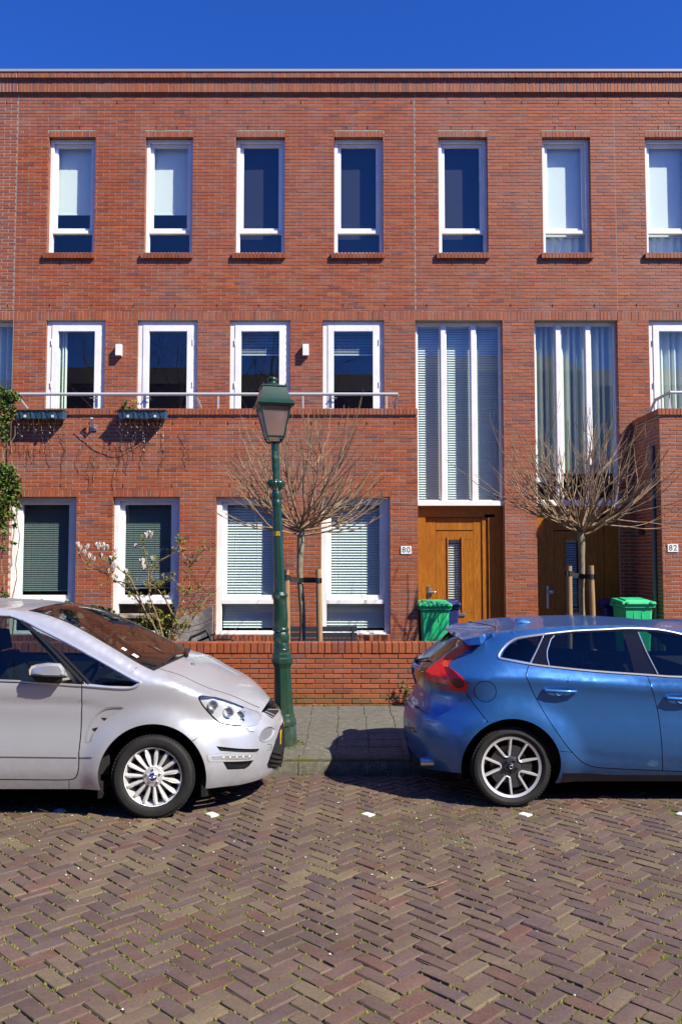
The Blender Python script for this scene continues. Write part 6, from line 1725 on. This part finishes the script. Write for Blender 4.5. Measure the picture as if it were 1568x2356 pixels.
    c.both(get('reflector'), -.003, 'rear_reflector', LAMPD, root)
    m = MB(); c.surf(m, get('exhaust_gap'), -.002); m.build('diffuser_trim', DKPL, root)
    x, z = c.at((185,845),.30); MB().tube([(x+.16,c.yn+.34,z-.01),(x+.03,c.yn+.34,z-.01)], .038, 16).build('exhaust_tip', METAL, root, smooth=True)
    # spoiler
    m = MB(); E3 = [E_[0], c.pt((540,176)), c.pt((490,181)), c.pt((440,186)), c.pt((394,189))]; C3 = [(c.at(q,.85)[0], c.at(q,d_)[1]) for q, d_ in (((594,134),1.5),((540,139),1.45),((480,148),1.4),((420,158),1.3),((372,168),1.15))]
    C3[0] = C_[0]; B3 = [c.pt((583,178)), c.pt((545,211)), c.pt((505,226)), c.pt((432,224)), c.pt((396,196))]
    Eo = [c.off(*E3[0]), max(.17, c.off(*E3[0])), .19, .23, .30]
    g = []
    for k in range(5):
        row = []
        for j in range(21):
            t = j/10 if j <= 10 else 2-j/10; y = c.yn+Eo[k]+(c.hw-Eo[k])*t
            if j > 10: y = 2*(c.yn+c.hw)-y
            ex, ez = E3[k]; cx_, cz_ = C3[k]; gg = 1-(1-t)**2.4; row.append((ex+(cx_-ex)*(1-(1-t)**1.6), y, ez+(cz_-ez)*gg))
        g.append(row)
    for i in range(4):
        for j in range(20): m.quad(g[i][j], g[i+1][j], g[i+1][j+1], g[i][j+1])
    for i in range(4):   # side wing faces and underside
        for s_ in (0, 1):
            yy = lambda o: c.yn+o if not s_ else c.yn+2*c.hw-o
            a, b = E3[i], E3[i+1]; p, q = B3[i], B3[i+1]; oa, ob = Eo[i], Eo[i+1]
            ba = max(oa-.02, .1); bb_ = max(ob-.01, .1)
            m.quad((a[0],yy(oa),a[1]),(b[0],yy(ob),b[1]),(q[0],yy(bb_),q[1]),(p[0],yy(ba),p[1]))
    for j in range(20):
        a, b = Vector(g[4][j]), Vector(g[4][j+1]); m.quad(a, b, b+Vector((.015,0,-.022)), a+Vector((.015,0,-.022))); m.quad(a+Vector((.015,0,-.022)), b+Vector((.015,0,-.022)), Vector(g[2][j+1])+Vector((0,0,-.05)), Vector(g[2][j])+Vector((0,0,-.05)))
    m.build('spoiler', BLUE, root, smooth=True, angle=radians(30))
    x, z = c.at((376,172),.9); m = MB(); m.lathe([(.012,0),(.014,.02),(.0,.03)], (x,c.yn+c.hw,z-.02), 8); m.build('washer_nozzle', DKPL, root)
    m = MB(); m.tube([Vector(g[0][j])+Vector((0,0,.0)) for j in range(21)], .004, 4); m.build('roof_gap', SEAM, root)
    # roof fin
    x, z = c.at((712,110),1.05); m = MB(); L_ = .165; P_ = []
    prof = [(-.060,-.01),(-.066,.022),(-.048,.042),(-.01,.046),(.045,.034),(.095,.012),(.105,-.01)]
    n = len(prof)
    for sy_, sc_ in ((-.032,.05),(-.022,.75),(0,1),(.022,.75),(.032,.05)): m.v += [(x+px_*(.92+.08*sc_), c.yn+c.hw+sy_, z-.004+pz*sc_) for px_, pz in prof]
    for i in range(4):
        for j in range(n-1): m.face([i*n+j,i*n+j+1,(i+1)*n+j+1,(i+1)*n+j])
    m.build('roof_fin', mat('fin_blue',(.03,.16,.42),.3,.4,1.0), root, smooth=True, angle=radians(60))
    # rear wiper
    x, z = c.at((190,320),.8); m = MB(); m.tube([(x+.03,c.yn+c.hw,z-.045),(x-.002,c.yn+c.hw,z-.01),(x-.012,c.yn+c.hw-.01,z+.022)], [.016,.026,.018], 8); m.tube([(x+.0,c.yn+c.hw,z),(x+.07,c.yn+c.hw-.28,z+.05)], .009, 5); m.build('rear_wiper', DKPL, root, smooth=True)
    # hatch badge
    x, z = c.pt((214,492)); o = c.off(x,z); nx = .8; text('D2', .032, (x-.012,c.yn+o-.016,z), CHROME, root, 'badge', rot=(pi/2,0,-radians(58)))
    m = MB(); m.tube([(c.at((170,545),.6)[0]+.0,c.yn+.5,c.at((170,545),.6)[1]),(c.at((190,560),.4)[0],c.yn+.36,c.at((190,560),.4)[1])], .008, 5); m.build('hatch_grip', SEAM, root)
    for cx in (WCx, wc2):
        make_wheel(root, cx, WCz, c.yn+.012, WCz, WCz*.775, 'blue', rot=radians(-18+90-0)); make_wheel(root, cx, WCz+.13, c.yn+2*c.hw-.012, WCz, WCz*.775, 'blue', True, .4)
        arch_liner(c, root, cx, WCz, Ra)
    m = MB(); m.box(xr+.35, xf-.4, c.yn+.24, c.yn+2*c.hw-.24, .20, .30); m.build('underbody', SEAM, root)
    m = MB(); m.box(WCx+.45, xf-1.2, c.yn+.12, c.yn+2*c.hw-.12, .30, .36); m.box(xr+.62, WCx+.55, c.yn+.2, c.yn+2*c.hw-.2, .6, .86)
    for y0 in (c.yn+.17, c.yn+2*c.hw-.19): m.box(WCx+.2, xf-1.2, y0, y0+.02, .3, .90)
    m.hexa([(xf-1.9,c.yn+.15,.6),(xf-1.2,c.yn+.2,.6),(xf-1.2,c.yn+2*c.hw-.2,.6),(xf-1.9,c.yn+2*c.hw-.15,.6),(xf-1.9,c.yn+.15,.98),(xf-1.2,c.yn+.2,.98),(xf-1.2,c.yn+2*c.hw-.2,.98),(xf-1.9,c.yn+2*c.hw-.15,.98)])
    m.build('cabin_lining', CABIN, root)
    for x in (WCx+.75, WCx+1.65):
        for y in (c.yn+.45, c.yn+2*c.hw-.45): simple_seat(root, x, y, .38)
blue_car()
# ------------------------------------------------------------ opposite side of the street (seen in the window reflections)
OPB = grad_noise_mat('weathered_brick_far', (.16,.07,.05), (.24,.11,.08), 6, .85, 0); OPR = mat('roof_tile_far', (.06,.04,.035), .7)
OW = mat('dark_pane_far', (.02,.02,.025), .2)
for k, (xa, xb, h) in enumerate(((-30,-17,10.6),(-17,-7,11.3),(-7,3,10.9),(3,13,12.0),(13,30,11.2))):
    e = empty('opposite_house', ((xa+xb)/2, -15, 0), 'brick house number %d across the street behind the viewer, mirrored in the windows' % (k+1) if False else ('dark brick house across the street, mirrored in the window panes, ' + ('leftmost','second from left','middle','second from right','rightmost')[k]), 'house', 'houses across the street')
    m = MB(); m.box(xa+.02, xb-.02, -24, -15, -.2, h); m.build('wall', OPB, e)
    m = MB(); m.v = [(xa,-24.3,h),(xb,-24.3,h),(xb,-14.7,h),(xa,-14.7,h),(xa,-19.5,h+2.0),(xb,-19.5,h+2.0)]; m.f = [[0,1,5,4],[3,2,5,4][::-1],[0,4,3],[1,2,5]]; m.m=[0]*4; m.c=[None]*4; m.build('roof', OPR, e)
    for z in (1.0, 4.2, 7.4):
        x = xa+1
        while x < xb-1.6: w_ = MB(); w_.box(x, x+1.2, -15.0, -14.96, z, z+1.8); w_.build('window', OW, e); x += 2.3
def bare_tree(x, y, h, seed, lab):
    rr = random.Random(seed); e = empty('bare_tree', (x, y, 0), lab, 'tree', 'bare street trees across the street')
    m = MB(); tr = MB()
    tr.tube([(x,y,-.05),(x+.05,y,h*.2),(x-.03,y,h*.35)], [.17,.13,.11], 8); tr.build('trunk', BARK, e)
    def g(p, d, ln, r, dep):
        n = 4; P_ = [p]
        for i in range(n): d = (d+Vector((rr.gauss(0,.13),rr.gauss(0,.13),rr.gauss(.04,.08)))).normalized(); p = p+d*ln/n; P_.append(p)
        m.tube(P_, [r*(1-.5*i/n) for i in range(n+1)], 4 if dep else 5, caps=False)
        if dep < 4:
            for k in range(3 if dep < 3 else 2):
                nd = (d+Vector((rr.gauss(0,.55),rr.gauss(0,.55),rr.gauss(.1,.35)))).normalized(); g(P_[rr.randrange(2,n+1)], nd, ln*rr.uniform(.6,.85), r*.5, dep+1)
    for k in range(5): a = k*1.3+seed; g(Vector((x-.03,y,h*.33)), Vector((cos(a)*.6,sin(a)*.6,.9)).normalized(), h*.30, .07, 0)
    m.build('crown', TWIG, e)
bare_tree(-9.5,-10,15,1,'bare street tree across the street, mirrored in the left balcony doors'); bare_tree(-3.0,-10,15.5,2,'bare street tree across the street, mirrored in the middle balcony doors'); bare_tree(8.5,-11,13,3,'bare street tree across the street, mirrored in the right windows')

# pigment strength is set for this exposure: one factor on every painted or mineral surface
KA = .78
for m in bpy.data.materials:
    if not m.use_nodes: continue
    b = m.node_tree.nodes.get('Principled BSDF')
    if not b or m.name in ('satin_metal','chrome_trim','headlight_reflector','machined_alloy','white_paint','silver_metallic_paint','silver_alloy','enamel_white','blind_slat','curtain_cloth','blind_fabric'): continue
    i = b.inputs['Base Color']
    if i.links:
        src = i.links[0].from_socket; L(m, mix(m, 1.0, src, (KA,KA,KA), 'MULTIPLY'), i)
    else: i.default_value = (*[v*KA for v in i.default_value[:3]], 1)
